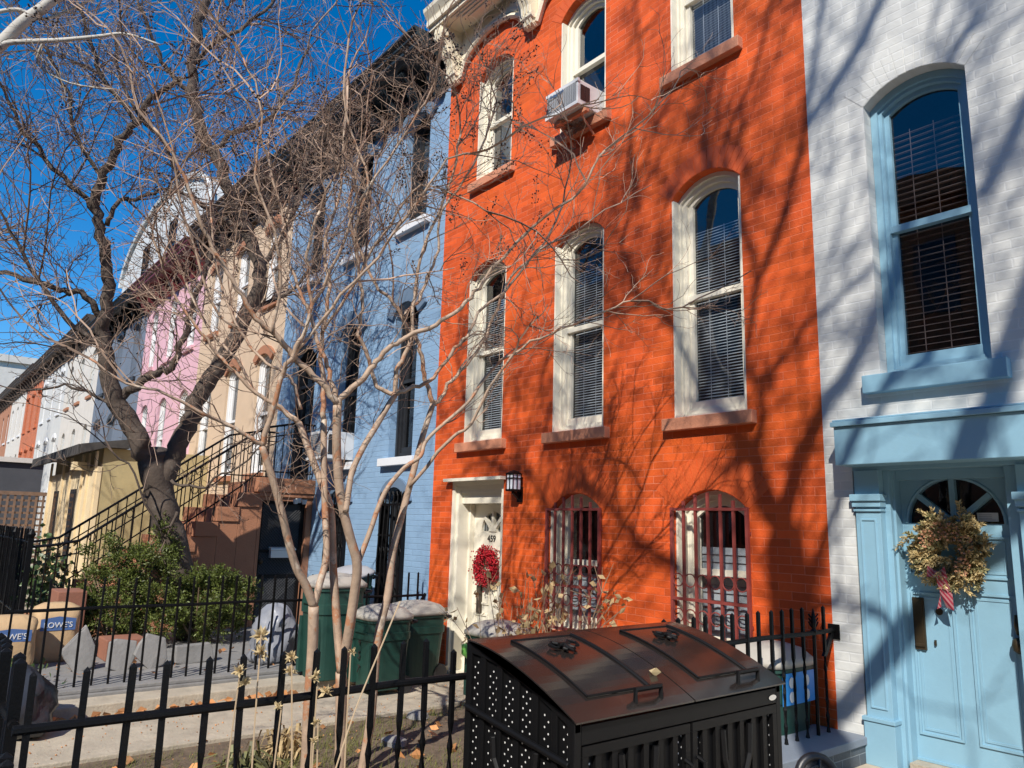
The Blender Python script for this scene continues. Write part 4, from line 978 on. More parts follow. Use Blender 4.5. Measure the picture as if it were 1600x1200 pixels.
# black moulded wheel lying by the wall
wh = MB(); c = np.array([-2.36, -1.06, .30]); ax = np.array([.80, -.55, .25]); ax /= np.linalg.norm(ax)
u_ = np.cross(ax, [0, 0, 1]); u_ /= np.linalg.norm(u_); v_ = np.cross(ax, u_)
circ = lambda r_, o, n=28: [c + ax * o + r_ * (math.cos(t) * u_ + math.sin(t) * v_) for t in np.linspace(0, 2 * math.pi, n + 1)]
wh.tube(circ(.105, 0), .024, 10, cap=False); wh.tube(circ(.055, .01), .012, 8, cap=False); wh.tube([c - ax * .02, c + ax * .012], [.09, .088], 24); wh.tube([c, c + ax * .03], [.02, .016], 12)
for k in range(3):
    d_ = math.cos(k * 2.09 + .3) * u_ + math.sin(k * 2.09 + .3) * v_; wh.tube([c + d_ * .02 + ax * .015, c + d_ * .1 + ax * .012], .011, 6)
wh.tube([c - ax * .01, c - ax * .12 + np.array([0, 0, -.08])], .015, 8)
tag(wh.build('cart_wheel', M['black_plastic'], smooth=True), 'black moulded plastic wheel leaning on the low brick wall by the bin box', 'wheel')

# ---------------------------------------------------------------- air conditioners
def air_con(label, cx, z, y0, w_, h, d, brand=None, supports=True):
    t = thing('air_conditioner', label, 'air conditioner', (cx, y0, z))
    m = MB(); m.box(cx - w_ / 2, cx + w_ / 2, y0 - d, y0 + .15, z, z + h)
    for s_ in (0, 1): pass
    ca = m.build('casing', M['ac'], t, bevel=.008)
    q = MB(); q.box(cx - w_ / 2 + .025, cx + w_ / 2 - .025, y0 - d - .003, y0 - d + .01, z + .025, z + h - .025); co_ = q.build('coil', M['ac_coil'], ca)
    q = MB()
    for k in range(14): zz = z + .035 + (h - .07) * k / 13; q.box(cx - w_ / 2 + .02, cx + w_ / 2 - .02, y0 - d - .009, y0 - d - .003, zz - .004, zz + .004)
    for k in range(13): xx = cx - w_ / 2 + .03 + (w_ - .06) * k / 12; q.box(xx - .003, xx + .003, y0 - d - .011, y0 - d - .009, z + .03, z + h - .03)
    q.build('guard', M['ac_guard'], ca)
    q = MB()
    for a, b in ((.12, .30), (.34, .5)): q.box(cx + w_ / 2 + .001, cx + w_ / 2 + .004, y0 - d + a * d, y0 - d + b * d * 1.1, z + .06, z + h - .05)
    q.build('side_louvre', M['black_plastic'], ca)['kind'] = 'stuff'
    q = MB(); q.box(cx - w_ / 2 - .012, cx + w_ / 2 + .012, y0 - d - .012, y0 - d + .02, z - .004, z + .03); q.box(cx - w_ / 2 - .01, cx + w_ / 2 + .01, y0 - d - .01, y0 - d + .02, z + h - .03, z + h + .004)
    q.build('trim', M['ac'], ca)['kind'] = 'stuff'
    if brand: text_mb(brand, .06, (cx - .07, y0 - d - .016, z + h - .055), parent=t, m=M['silver'], name='lettering', shear=.25)
    if supports:
        q = MB()
        q.box(cx - .22, cx + .26, y0 - d * .7, y0 - d * .55, z - .05, z - .005); q.box(cx - .16, cx - .10, y0 - d * .8, y0 - .02, z - .06, z - .02)
        q.tube([(cx - .14, y0 - d * .7, z - .04), (cx - .14, y0 + .0, z - .22)], .014, 6); q.tube([(cx + .16, y0 - d * .6, z - .04), (cx + .16, y0, z - .2)], .012, 6)
        q.build('support', M['sill'], t)
        n_ = MB(); r_ = np.random.default_rng(6)
        for k in range(90):
            a = r_.uniform(0, 6.28); p0 = np.array([cx + r_.uniform(-.12, .06), y0 - .10 + r_.uniform(-.06, .05), z - .07 + r_.uniform(-.05, .04)]); d_ = r_.normal(size=3) * [1, .6, .5]
            n_.tube([p0, p0 + d_ * .04, p0 + d_ * .09 + [0, 0, -.03]], .0022, 3, cap=False)
        tag(n_.build('bird_nest', M['twig_big'], fixn=False), 'untidy dark twig nest wedged under the air conditioner on the orange wall', 'nest')
air_con('grey window air conditioner with chrome lettering in the top middle orange window', -5.30, 5.852, -.02, .47, .28, .31, 'Friedrich')
air_con('white window air conditioner in the blue wall beside the stoop landing', -10.36, 2.50, -.03, .58, .40, .42, None, False)

# ---------------------------------------------------------------- trees
def nrm(v): return v / max(np.linalg.norm(v), 1e-9)
def grow(mb, rg, p, d, L, r, lvl, nseg=6, wig=.22, up=.05, kids=(3, 5), shrink=.62, spread=.9, sides=3, tips=None, minr=.0012):
    pts = [p]; ds = [d]
    for i in range(nseg):
        d = nrm(d + rg.normal(size=3) * wig + np.array([0, 0, up])); p = p + d * (L / nseg); pts.append(p); ds.append(d)
    rs = np.maximum(np.linspace(r, r * .45, nseg + 1), minr)
    mb.tube(pts, list(rs), sides if r > .004 else 3, cap=False)
    if tips is not None and lvl == 0: tips.append((pts[-1], ds[-1]))
    if lvl > 0:
        for k in range(rg.integers(*kids)):
            i = int(rg.integers(max(1, nseg // 4), nseg + 1)); q = nrm(rg.normal(size=3)); q = nrm(q - ds[i] * (q @ ds[i]))
            grow(mb, rg, pts[i], nrm(ds[i] + q * spread), L * shrink * rg.uniform(.6, 1.15), r * .58, lvl - 1, max(3, nseg - 1), wig, up, kids, shrink, spread, sides, tips, minr)
def smooth_path(P, k=4):
    P = np.array(P, float); n = len(P)
    if n < 3: return P
    out = []
    for i in range(n - 1):
        p0, p1, p2, p3 = P[max(i - 1, 0)], P[i], P[i + 1], P[min(i + 2, n - 1)]
        for j in range(k):
            t = j / k; out.append(.5 * ((2 * p1) + (-p0 + p2) * t + (2 * p0 - 5 * p1 + 4 * p2 - p3) * t * t + (-p0 + 3 * p1 - 3 * p2 + p3) * t ** 3))
    out.append(P[-1]); return np.array(out)
def limb(mb, trace, d0, d1, r0, r1, sides=8, wob=.0, rg=None):
    """a limb through points seen at photo pixels, running from d0 to d1 metres deep; returns its 3D path"""
    n = len(trace); pts = [PX(x, y, d0 + (d1 - d0) * i / (n - 1)) for i, (x, y) in enumerate(trace)]
    pts = smooth_path(pts)
    if wob and rg is not None: pts[1:-1] += rg.normal(size=(len(pts) - 2, 3)) * wob
    t = np.linspace(0, 1, len(pts)); rs = r0 + (r1 - r0) * t ** .9
    mb.tube(pts, list(rs), sides); return pts
def sprout(mb, rg, path, n, t0, L, r, lvl, up=.05, tips=None, bias=(0, 0, 0), **kw):
    k = len(path)
    for i in range(n):
        t = rg.uniform(t0, 1); j = min(k - 2, int(t * (k - 1))); d = nrm(path[j + 1] - path[j])
        q = nrm(rg.normal(size=3)); q = nrm(q - d * (q @ d))
        grow(mb, rg, path[j], nrm(d + q * rg.uniform(.5, 1.2) + np.array(bias)), L * rg.uniform(.6, 1.25), r * rg.uniform(.7, 1.2), lvl, up=up, tips=tips, **kw)
    j = k - 1; grow(mb, rg, path[j], nrm(path[j] - path[j - 1]), L * 1.1, r * 1.1, lvl, up=up, tips=tips, **kw)

# crape myrtle in the planted yard: mottled multi-stemmed trunk
cmt = thing('crape_myrtle', 'bare multi-stemmed tree with smooth mottled bark in the yard before the orange house', 'tree', (-4.6, -2.7, -.1))
rg = np.random.default_rng(11)
TR = MB(); BRN = MB(); TW = MB(); tips = []
D = 5.05
mm = lambda px_, d: px_ / CAMF * d
stems = [
 ([(468, 1290), (478, 1200), (482, 1110), (488, 1020), (490, 947)], 4.95, 4.95, 17, 15),
 ([(490, 947), (478, 915), (463, 887), (450, 843), (440, 800), (425, 745), (409, 697)], 4.95, 4.75, 12, 9),
 ([(490, 947), (500, 910), (510, 867), (508, 800), (506, 730), (506, 655)], 4.95, 5.15, 10, 8),
 ([(525, 1290), (531, 1200), (533, 1120), (533, 1050)], 5.05, 5.05, 18, 16),
 ([(533, 1050), (527, 980), (520, 880), (517, 800), (505, 762), (492, 728), (478, 690), (467, 660)], 5.05, 5.3, 12, 8),
 ([(533, 1050), (543, 1000), (553, 933), (558, 883), (548, 843), (537, 800), (530, 760), (526, 700), (527, 632)], 5.05, 4.85, 14, 11),
 ([(558, 883), (567, 860), (580, 825), (592, 790), (607, 760), (633, 730), (657, 713), (664, 692), (682, 672), (730, 630), (753, 597), (783, 563), (800, 555)], 5.0, 5.35, 8, 3.4),
 ([(540, 800), (545, 765), (550, 737), (567, 700), (587, 667), (607, 633), (617, 618)], 4.9, 5.1, 8.5, 7.5),
 ([(556, 1290), (567, 1200), (580, 1117), (590, 1000), (606, 930), (613, 867), (628, 805), (647, 733), (660, 683), (677, 630)], 5.15, 5.4, 15, 8),
]
for tr_, d0, d1, r0, r1 in stems[:1] + stems[3:4] + stems[8:9]: limb(TR, tr_, d0, d1, mm(r0, d0) * .54, mm(r1, d1) * .54, 12)
paths = [limb(TR, tr_, d0, d1, mm(r0, d0) * .57, mm(r1, d1) * .60, 10) for tr_, d0, d1, r0, r1 in stems[1:3] + stems[4:8]]
limbs = [
 ([(409, 697), (386, 681), (346, 657), (307, 641), (260, 615), (200, 600), (140, 560)], 4.75, 4.3, 5.5, 2),
 ([(409, 697), (423, 650), (440, 592), (461, 550), (477, 515), (485, 460), (480, 400), (500, 330)], 4.75, 4.6, 7, 2.5),
 ([(506, 655), (505, 600), (503, 520), (515, 450), (505, 380), (530, 300), (543, 133)], 5.15, 5.4, 6.5, 2),
 ([(467, 660), (433, 634), (400, 613), (370, 560), (330, 520), (290, 440)], 5.3, 5.6, 5.5, 2),
 ([(467, 660), (428, 632), (388, 604), (349, 564), (323, 529), (295, 492), (262, 440), (238, 360)], 5.3, 5.1, 5, 2),
 ([(470, 640), (461, 604), (447, 583), (409, 559), (374, 515), (355, 470), (338, 420), (330, 340)], 5.3, 5.5, 4.5, 1.8),
 ([(527, 632), (500, 597), (460, 557), (427, 523), (400, 497), (370, 450), (340, 400), (310, 340), (280, 260), (240, 200)], 4.85, 4.3, 8.5, 2.5),
 ([(527, 632), (537, 617), (567, 590), (587, 563), (613, 540), (647, 523), (690, 503), (720, 480), (743, 457), (770, 420), (850, 340), (905, 300), (945, 235)], 4.85, 5.0, 8, 2),
 ([(527, 632), (515, 580), (500, 543), (483, 487), (470, 457), (450, 400), (440, 330), (420, 250)], 4.85, 4.9, 6, 2),
 ([(617, 618), (620, 580), (630, 562), (642, 530), (647, 490), (650, 440), (668, 370), (700, 300), (720, 210)], 5.1, 5.2, 6, 2),
 ([(617, 618), (600, 610), (587, 600), (575, 560), (560, 523), (567, 483), (563, 427), (555, 360), (575, 280), (540, 180), (545, 60)], 5.1, 5.0, 5.5, 2),
 ([(617, 618), (653, 603), (683, 583), (713, 543), (733, 520), (747, 487), (787, 457), (830, 405), (860, 380)], 5.1, 5.4, 5, 2),
 ([(677, 630), (667, 600), (660, 567), (653, 530), (633, 507), (627, 490), (600, 460), (587, 448), (565, 400), (545, 330), (560, 250)], 5.4, 5.3, 6, 2),
 ([(630, 495), (645, 478), (657, 467), (667, 433), (685, 390), (690, 330), (740, 260), (770, 180)], 5.3, 5.5, 4.5, 1.8),
 ([(677, 630), (687, 628), (700, 600), (720, 580), (753, 537), (777, 483), (800, 433), (850, 380), (880, 320)], 5.4, 5.7, 5, 1.8),
 ([(640, 760), (700, 690), (735, 660), (800, 555), (860, 522), (930, 492), (985, 470)], 5.3, 5.1, 4.5, 1.5),
 ([(461, 550), (520, 480), (590, 400), (640, 330), (700, 250), (735, 240)], 4.7, 4.6, 4, 1.6),
 ([(427, 523), (440, 440), (430, 360), (400, 280), (410, 180), (380, 90)], 4.6, 4.4, 4, 1.6),
 ([(483, 487), (530, 400), (560, 320), (620, 230), (665, 160)], 4.85, 4.7, 4, 1.5),
 ([(374, 515), (330, 470), (280, 300), (265, 210), (230, 110)], 5.5, 5.3, 3.5, 1.5),
 ([(503, 520), (560, 430), (610, 350), (660, 290), (760, 330)], 5.2, 5.0, 3.5, 1.5),
]
for tr_, d0, d1, r0, r1 in limbs:
    pth = limb(BRN, tr_, d0, d1, mm(r0, d0) * .68, mm(r1, d1) * .85, 7, .006, rg)
    sprout(TW, rg, pth, 1, .3, .8, .0075, 3, up=.03, tips=tips, wig=.2, kids=(3, 5), shrink=.6, spread=.8, nseg=7)
    sprout(TW, rg, pth, 9, .25, .55, .0046, 2, up=.04, tips=tips, wig=.20, kids=(2, 5), shrink=.6, spread=.85, nseg=6)
for pth in paths: sprout(TW, rg, pth, 3, .55, .5, .004, 2, up=.05, tips=tips, wig=.2, kids=(2, 4))
TR.build('trunk', M['bark_myrtle'], cmt, smooth=True, fixn=False)
BRN.build('branches', M['bark_myrtle'], cmt, smooth=True, fixn=False)['kind'] = 'stuff'
TW.build('twigs', M['twig_myrtle'], cmt, fixn=False)['kind'] = 'stuff'
TW2 = MB(); SD = MB(); nt_tips = [t for t in tips if t[0][2] > 3.3]
def pix(p):
    v = R.T @ (np.array(p) - C); return 800 + CAMF * v[0] / v[2], 600 + CAMF * v[1] / v[2]
nt_tips = [t for t in nt_tips if pix(t[0])[0] < 880]
for i in rg.permutation(len(nt_tips))[:230]:
    p, d = nt_tips[i]; n = int(rg.integers(12, 26)); dd = nrm(d + [0, 0, .4]); TW2.tube([p, p + dd * .1, p + dd * .2], [.002, .0018, .0014], 3, cap=False)
    for k in range(n):
        t_ = rg.uniform(.0, .2); q = p + dd * t_ + rg.normal(size=3) * (.010 + .13 * (.2 - t_) * .6)
        if k % 2: TW2.tube([p + dd * max(0, t_ - .03), q], [.0014, .0011], 3, cap=False)
        SD.octa(q, rg.uniform(.0050, .0082))
SD.build('seed_clusters', M['seed'], cmt, fixn=False)['kind'] = 'stuff'; TW2.build('seed_stalks', M['twig_myrtle'], cmt, fixn=False)['kind'] = 'stuff'

# big rough-barked tree in the blue house's yard
bt = thing('old_street_tree', 'large bare tree with rough grey bark forking beside the brown stoop', 'tree', (-10.8, -2.6, .05))
rg = np.random.default_rng(23)
TR = MB(); TW = MB(); D = 9.8
for tr_, d0, d1, r0, r1 in [
 ([(296, 1010), (290, 950), (277, 870), (256, 800), (244, 745), (240, 705)], 9.8, 9.8, 19, 22),
 ([(242, 745), (230, 712), (213, 677), (190, 640), (177, 613), (167, 577), (163, 543), (160, 517), (167, 483), (170, 433), (166, 400)], 9.8, 9.5, 17, 8),
 ([(248, 768), (264, 733), (277, 700), (297, 657), (310, 620), (337, 580), (360, 543), (380, 500), (402, 455), (405, 420), (385, 360), (347, 273)], 9.8, 10.2, 16, 9),
 ([(298, 1012), (314, 990)], 9.8, 9.6, 12, 5)]:
    limb(TR, tr_, d0, d1, mm(r0, d0), mm(r1, d1), 14, .012, rg)
TR.build('trunk', M['bark_big'], bt, smooth=True, fixn=False)
BRN = MB()
blimbs = [
 ([(347, 273), (327, 227), (310, 190), (300, 150), (302, 100), (310, 43), (322, 0), (330, -60)], 10.2, 10.4, 10, 6),
 ([(166, 400), (160, 377), (150, 333), (153, 300), (160, 273), (173, 253), (187, 220), (213, 193), (233, 160), (247, 143), (283, 123)], 9.5, 9.2, 9, 4),
 ([(190, 620), (200, 613), (233, 587), (263, 573), (277, 563), (290, 517), (300, 483), (320, 430), (330, 380)], 9.7, 9.9, 8, 3),
 ([(163, 510), (150, 480), (127, 460), (90, 450), (50, 440), (0, 425), (-40, 430)], 9.6, 9.2, 6, 3),
 ([(167, 353), (183, 317), (213, 310), (250, 300), (290, 305)], 9.5, 9.6, 4, 2),
 ([(330, 240), (370, 205), (400, 195), (450, 150), (480, 80)], 10.2, 10.5, 4.5, 2),
 ([(300, 150), (260, 110), (240, 60), (215, 0)], 10.3, 10.0, 4, 2),
 ([(150, 333), (110, 290), (60, 230), (20, 180), (0, 130)], 9.5, 9.0, 5, 2),
 ([(163, 540), (130, 520), (80, 470), (40, 400), (0, 330)], 9.6, 9.0, 5, 2),
 ([(405, 420), (440, 370), (470, 300), (480, 240), (520, 180)], 10.2, 10.6, 5, 2),
 ([(380, 500), (420, 470), (470, 440), (520, 370)], 10.1, 10.5, 4, 2),
 ([(385, 360), (330, 330), (290, 290), (260, 230), (200, 150), (180, 60)], 10.1, 9.9, 4.5, 2),
 ([(302, 100), (350, 60), (400, 30), (440, -20)], 10.3, 10.4, 4, 2),
 ([(190, 640), (150, 620), (100, 600), (40, 610)], 9.7, 9.3, 3, 1.5),
 ([(213, 193), (160, 120), (140, 60), (120, 0)], 9.3, 9.0, 4, 2),
 ([(160, 277), (120, 220), (100, 130), (60, 60)], 9.4, 9.0, 3.5, 2),
 ([(267, 750), (310, 760), (360, 735), (410, 700)], 9.6, 9.2, 2.5, 1.2),
 ([(277, 800), (250, 830), (210, 740), (170, 700)], 9.6, 9.2, 2.5, 1.2)]
for tr_, d0, d1, r0, r1 in blimbs:
    pth = limb(BRN, tr_, d0, d1, mm(r0, d0), mm(r1, d1), 7, .02, rg)
    if r0 > 3: sprout(TW, rg, pth, 3, .2, 1.6, .014, 3, up=.03, wig=.2, kids=(3, 6), shrink=.58, spread=.85, nseg=7, minr=.003)
    sprout(TW, rg, pth, 10 if r0 > 3 else 4, .12, 1.1, .0085, 2, up=.03, wig=.22, kids=(3, 6), shrink=.6, spread=.9, nseg=6, minr=.003)
BRN.build('branches', M['bark_big'], bt, smooth=True, fixn=False)['kind'] = 'stuff'
TW.build('twigs', M['twig_big'], bt, fixn=False)['kind'] = 'stuff'

# pale-barked plane tree whose limb reaches in at the top left
pl = thing('plane_tree', 'plane tree with smooth pale limb reaching in at the upper left corner', 'tree', (-9.0, -7.2, -.1))
rg = np.random.default_rng(31); TR = MB(); TW = MB()
a = PX(-20, 85, 7.2)
TR.tube(smooth_path([(-9.3, -7.4, -.12), (-9.2, -7.3, 1.5), (-9.1, -7.3, 3.0), (-8.8, -7.0, 4.6), tuple(a)]), [.26, .24, .22, .21, .2, .19, .18, .17, .16, .15, .13, .12, .11, .10, .09, .08, .06], 12)
TR.tube(smooth_path([(-9.1, -7.3, 2.9), (-9.6, -7.8, 5), (-9.9, -8.0, 8), (-9.5, -8.3, 10)]), list(np.linspace(.2, .07, 13)), 10)
TR.build('trunk', M['bark_plane'], pl, smooth=True, fixn=False)
BRN = MB()
for tr_, d0, d1, r0, r1 in [([(-22, 86), (0, 70), (33, 37), (60, 17), (95, -8), (160, -40)], 7.2, 7.4, 10.5, 7), ([(0, 72), (20, 66), (90, 63), (153, 57), (197, 53), (250, 70)], 7.2, 7.3, 5, 1.5),
  ([(-10, 20), (30, 15), (70, 30), (130, 5), (180, -20)], 7.3, 7.5, 3.5, 1.5), ([(70, 62), (60, 100), (110, 130), (180, 140)], 7.3, 7.5, 2.5, 1)]:
    pth = limb(BRN, tr_, d0, d1, mm(r0, d0), mm(r1, d1), 10); sprout(TW, rg, pth, 6, .1, .6, .004, 2, wig=.2)
BRN.build('branches', M['bark_plane'], pl, smooth=True, fixn=False)['kind'] = 'stuff'
TW.build('twigs', M['twig_far'], pl, fixn=False)['kind'] = 'stuff'

# street tree behind the viewer: its bare limbs throw the shadows on the orange and white walls
sh = thing('street_tree', 'bare kerbside tree whose limb shadows fall across the orange and white walls', 'tree', (1.2, -6.6, -.1))
rg = np.random.default_rng(41); TR = MB(); TW = MB()
def back(px_, py_, t):      # up the sun ray from the wall point seen at this pixel
    return onY(px_, py_) + sd * (t * .88)
T0 = 11.2
Jp = back(1222, 840, T0)
TR.tube(smooth_path([(Jp[0] + .55, Jp[1] - .1, -.15), (Jp[0] + .5, Jp[1] - .1, 2.5), (Jp[0] + .35, Jp[1], 5.2), tuple(back(1243, 985, T0)), tuple(Jp)]), list(np.linspace(.24, .13, 17)), 12)
TR.build('trunk', M['bark_plane'], sh, smooth=True, fixn=False)
BRN = MB()
for tr_, t0, t1, r0, r1, ns in [
 ([(1240, 960), (1238, 890), (1222, 820), (1203, 796), (1187, 752), (1181, 718), (1162, 698), (1149, 670), (1139, 650), (1110, 600), (1085, 560), (1060, 520), (1027, 483), (1003, 470)], 11.2, 11.2, .085, .022, 7),
 ([(1003, 470), (985, 430), (970, 380), (990, 330)], 11.2, 11.0, .022, .01, 6),
 ([(1003, 470), (970, 488), (940, 492), (900, 520)], 11.2, 11.3, .018, .008, 5),
 ([(1179, 708), (1188, 678), (1192, 648), (1188, 625), (1188, 597), (1208, 576), (1227, 558), (1260, 507), (1310, 467), (1357, 420), (1420, 380), (1480, 330)], 11.2, 11.0, .034, .014, 5),
 ([(1188, 597), (1173, 581), (1165, 571), (1130, 540), (1090, 520)], 11.2, 11.3, .022, .008, 4),
 ([(1222, 820), (1230, 785), (1245, 733), (1256, 701), (1277, 659), (1293, 624), (1320, 592), (1357, 520), (1395, 420), (1420, 300)], 11.2, 11.8, .065, .05, 5),
 ([(1149, 685), (1152, 720), (1157, 760), (1162, 800)], 11.2, 11.1, .022, .015, 2),
 ([(1262, 940), (1280, 867), (1307, 792), (1340, 720), (1387, 612), (1425, 560), (1470, 480)], 11.0, 11.0, .035, .028, 3),
 ([(1480, 830), (1517, 710), (1552, 635), (1572, 560), (1605, 470), (1640, 360)], 11.4, 11.4, .085, .07, 2),
 ([(1537, 300), (1567, 245), (1600, 173), (1640, 90)], 11.6, 12.0, .05, .05, 3),
 ([(1190, 430), (1225, 330), (1257, 200), (1277, 60), (1290, -40)], 11.4, 11.4, .024, .02, 5),
 ([(1170, 540), (1180, 420), (1150, 320), (1130, 230), (1180, 110), (1205, 0)], 11.3, 11.6, .024, .018, 8),
 ([(1263, 190), (1327, 100), (1353, 57), (1375, 0)], 11.5, 11.8, .03, .028, 3),
 ([(1455, 200), (1487, 87), (1520, 40), (1557, -20)], 11.2, 11.3, .018, .016, 6),
 ([(1150, 320), (1100, 240), (1110, 130)], 11.3, 11.5, .015, .008, 6),
 ([(1000, 330), (985, 230), (1000, 90), (990, 0)], 12.2, 12.4, .02, .015, 5),
 ([(1317, 1110), (1367, 1050), (1400, 1000), (1430, 935), (1490, 870), (1600, 800)], 9.5, 9.8, .07, .06, 1),
 ([(1400, 985), (1367, 957), (1327, 943), (1290, 950)], 9.5, 9.3, .022, .012, 3),
 ([(940, 780), (900, 760), (860, 800), (830, 740), (800, 680)], 11.0, 11.4, .02, .008, 8),
 ([(1120, 930), (1050, 880), (1000, 850), (960, 800), (930, 770), (900, 720)], 11.0, 11.2, .035, .012, 9),
 ([(830, 740), (760, 720), (730, 640), (715, 560)], 11.4, 11.4, .018, .008, 8)]:
    n = len(tr_); P_ = smooth_path([back(x, y, t0 + (t1 - t0) * i / (n - 1)) for i, (x, y) in enumerate(tr_)])
    BRN.tube(P_, list(np.linspace(max(r0 * 1.1, .03), max(r1 * 1.1, .014), len(P_))), 8); sprout(TW, rg, P_, int(ns * 2.0) + 2, .1, .95, .012, 2, wig=.22, kids=(3, 6), shrink=.62, minr=.005)
BRN.build('branches', M['bark_plane'], sh, smooth=True, fixn=False)['kind'] = 'stuff'
TW.build('twigs', M['twig_far'], sh, fixn=False)['kind'] = 'stuff'

# generic bare trees: one up the street shading the row, and pale far ones
def bare_tree(label, x, y, h, seed, m, tw, r=.14, lv=3, n=9, group=None):
    rg = np.random.default_rng(seed); t = thing('bare_tree', label, 'tree', (x, y, -.1), group)
    a = MB(); b = MB(); P_ = smooth_path([(x, y, -.12), (x + rg.normal() * .1, y, h * .2), (x + rg.normal() * .25, y + rg.normal() * .2, h * .45), (x + rg.normal() * .4, y + rg.normal() * .3, h * .75)])
    a.tube(P_, list(np.linspace(r, r * .3, len(P_))), 10); a.build('trunk', M[m], t, smooth=True, fixn=False)
    for k in range(n):
        j = int(len(P_) * rg.uniform(.35, 1)) - 1; an = k * 2.4 + rg.uniform(-.3, .3); e = rg.uniform(.5, 1.1)
        grow(b, rg, P_[j], nrm(np.array([math.cos(an) * math.cos(e), math.sin(an) * math.cos(e), math.sin(e)])), h * rg.uniform(.3, .48), r * .38, lv, 7, .16, .05, (4, 7), .58, .8, 5, None, .0055)
    b.build('crown', M[tw], t, fixn=False)['kind'] = 'stuff'; return t
bare_tree('slender bare tree on the pavement up the street, before the pink house', -15.5, -7.6, 8.5, 3, 'bark_plane', 'twig_big', .13)
bare_tree('far pale yellowish bare tree at the end of the street, farthest left', -50, -8.5, 10, 5, 'bark_plane', 'twig_far', .2)
bare_tree('far bare tree standing nearer than the yellowish one at the left edge', -36, -7.0, 9.5, 6, 'bark_big', 'twig_far', .18)

# ---------------------------------------------------------------- shrubs
def yew(label, blobs, n, seed):
    rg = np.random.default_rng(seed); b0 = blobs[0]; t = thing('yew_shrub', label, 'shrub', (b0[0], b0[1], .06), 'yew shrubs by the stoop')
    f = MB(); s = MB(); tot = sum(b[3] * b[4] * b[5] for b in blobs)
    for bx_, by_, bz_, hx, hy, hz in blobs:
        for k in range(4): e = np.array([bx_, by_, bz_]) + rg.normal(size=3) * [hx * .4, hy * .4, hz * .4]; s.tube([(b0[0], b0[1], .06), (np.array([b0[0], b0[1], .06]) + e) / 2 + [0, 0, .05], e], [.02, .012, .006], 5)
        for i in range(int(n * hx * hy * hz / tot / 24)):
            d = nrm(rg.normal(size=3)); rr_ = rg.uniform(.35, 1.0) ** .4 * rg.uniform(.85, 1.15)
            cc = np.array([bx_, by_, bz_]) + d * rr_ * [hx, hy, hz]; out = nrm(d + rg.normal(size=3) * .45 + [0, 0, .45])
            for q_ in range(24):
                p = cc + rg.normal(size=3) * .045 + out * rg.uniform(-.03, .07)
                if p[2] < .1: continue
                ax_ = nrm(out + rg.normal(size=3) * .55); L_ = rg.uniform(.06, .12)
                for j in range(4):
                    q = p + ax_ * L_ * j / 4
                    for s_ in (-1, 1):
                        sd_ = nrm(np.cross(ax_, rg.normal(size=3))); f.leaf(q, nrm(ax_ * .8 + sd_), rg.uniform(.035, .055), .016, rg, .1)
    s.build('stems', M['stem_dry'], t, fixn=False)['kind'] = 'stuff'
    f.build('foliage', M['yew'], t, fixn=False)['kind'] = 'stuff'
yew('tall dark green yew shrub with a pointed top, in front of the big tree trunk', [(-10.5, -2.85, .55, .40, .42, .42), (-10.45, -2.50, .85, .36, .34, .42), (-10.5, -2.42, 1.25, .20, .22, .36), (-10.45, -3.12, .92, .24, .26, .36), (-10.15, -2.55, .42, .30, .40, .32)], 3600, 3)
yew('rounded lower yew shrub of brighter green, right of the tall one', [(-10.2, -1.95, .48, .34, .36, .38), (-10.2, -1.62, .55, .30, .30, .33), (-10.1, -1.85, .75, .24, .25, .20)], 2100, 8)
ivb = MB(); rg = np.random.default_rng(12)
for cx_, cy_, cz_, sx_, sy_, sz_, n in ((-12.6, -3.3, .5, .5, .3, .5, 260), (-13.6, -3.2, .8, .6, .35, .5, 240), (-11.6, -3.5, .55, .3, .25, .4, 160)):
    for i in range(n): p = np.array([cx_, cy_, cz_]) + rg.normal(size=3) * [sx_ * .5, sy_ * .5, sz_ * .5]; p[2] = max(p[2], .08); ivb.leaf(p, rg.normal(size=3) + [0, -.4, .2], .09, .075, rg)
o = ivb.build('ivy', M['ivy'], fixn=False); tag(o, 'ivy and ground cover tangled round the stoop foot', 'ivy'); o['kind'] = 'stuff'
iv2 = MB()
for i in range(90): p = np.array([-8.55, -4.1, .12]) + rg.normal(size=3) * [.35, .16, .06]; p[2] = max(.07, p[2]); iv2.leaf(p, rg.normal(size=3) + [.3, -.3, .5], .07, .055, rg)
o = iv2.build('ground_cover', M['ivy'], fixn=False); tag(o, 'low ivy beside the far fence in front of the paper bags', 'ground cover'); o['kind'] = 'stuff'

# dry hydrangea against the orange wall
hy = thing('dry_shrub', 'dry leggy shrub with withered tan leaves below the middle orange window', 'shrub', (-5.1, -.75, -.09))
rg = np.random.default_rng(17); s = MB(); f = MB()
for k in range(46):
    b_ = np.array([-5.1 + rg.normal() * .22, -.75 + rg.normal() * .12, -.09]); h_ = rg.uniform(.75, 1.38); e = b_ + [rg.normal() * .42 + .08, rg.normal() * .16, h_]
    if e[1] > -.12: e[1] = -.12
    P_ = smooth_path([b_, b_ + (e - b_) * .5 + rg.normal(size=3) * .06, e], 4); s.tube(P_, list(np.linspace(.006, .003, len(P_))), 4)
    for q in range(rg.integers(6, 13)):
        j = int(rg.integers(3, len(P_))); p = P_[j] + rg.normal(size=3) * .03; f.leaf(p, rg.normal(size=3) + [0, -.2, -.35], rg.uniform(.05, .11), rg.uniform(.035, .07), rg, rg.uniform(.1, .6))
    if rg.random() < .5:
        for q in range(3): s.tube([P_[-2], P_[-1] + rg.normal(size=3) * [.09, .05, .06] + [0, 0, .05]], [.003, .002], 3)
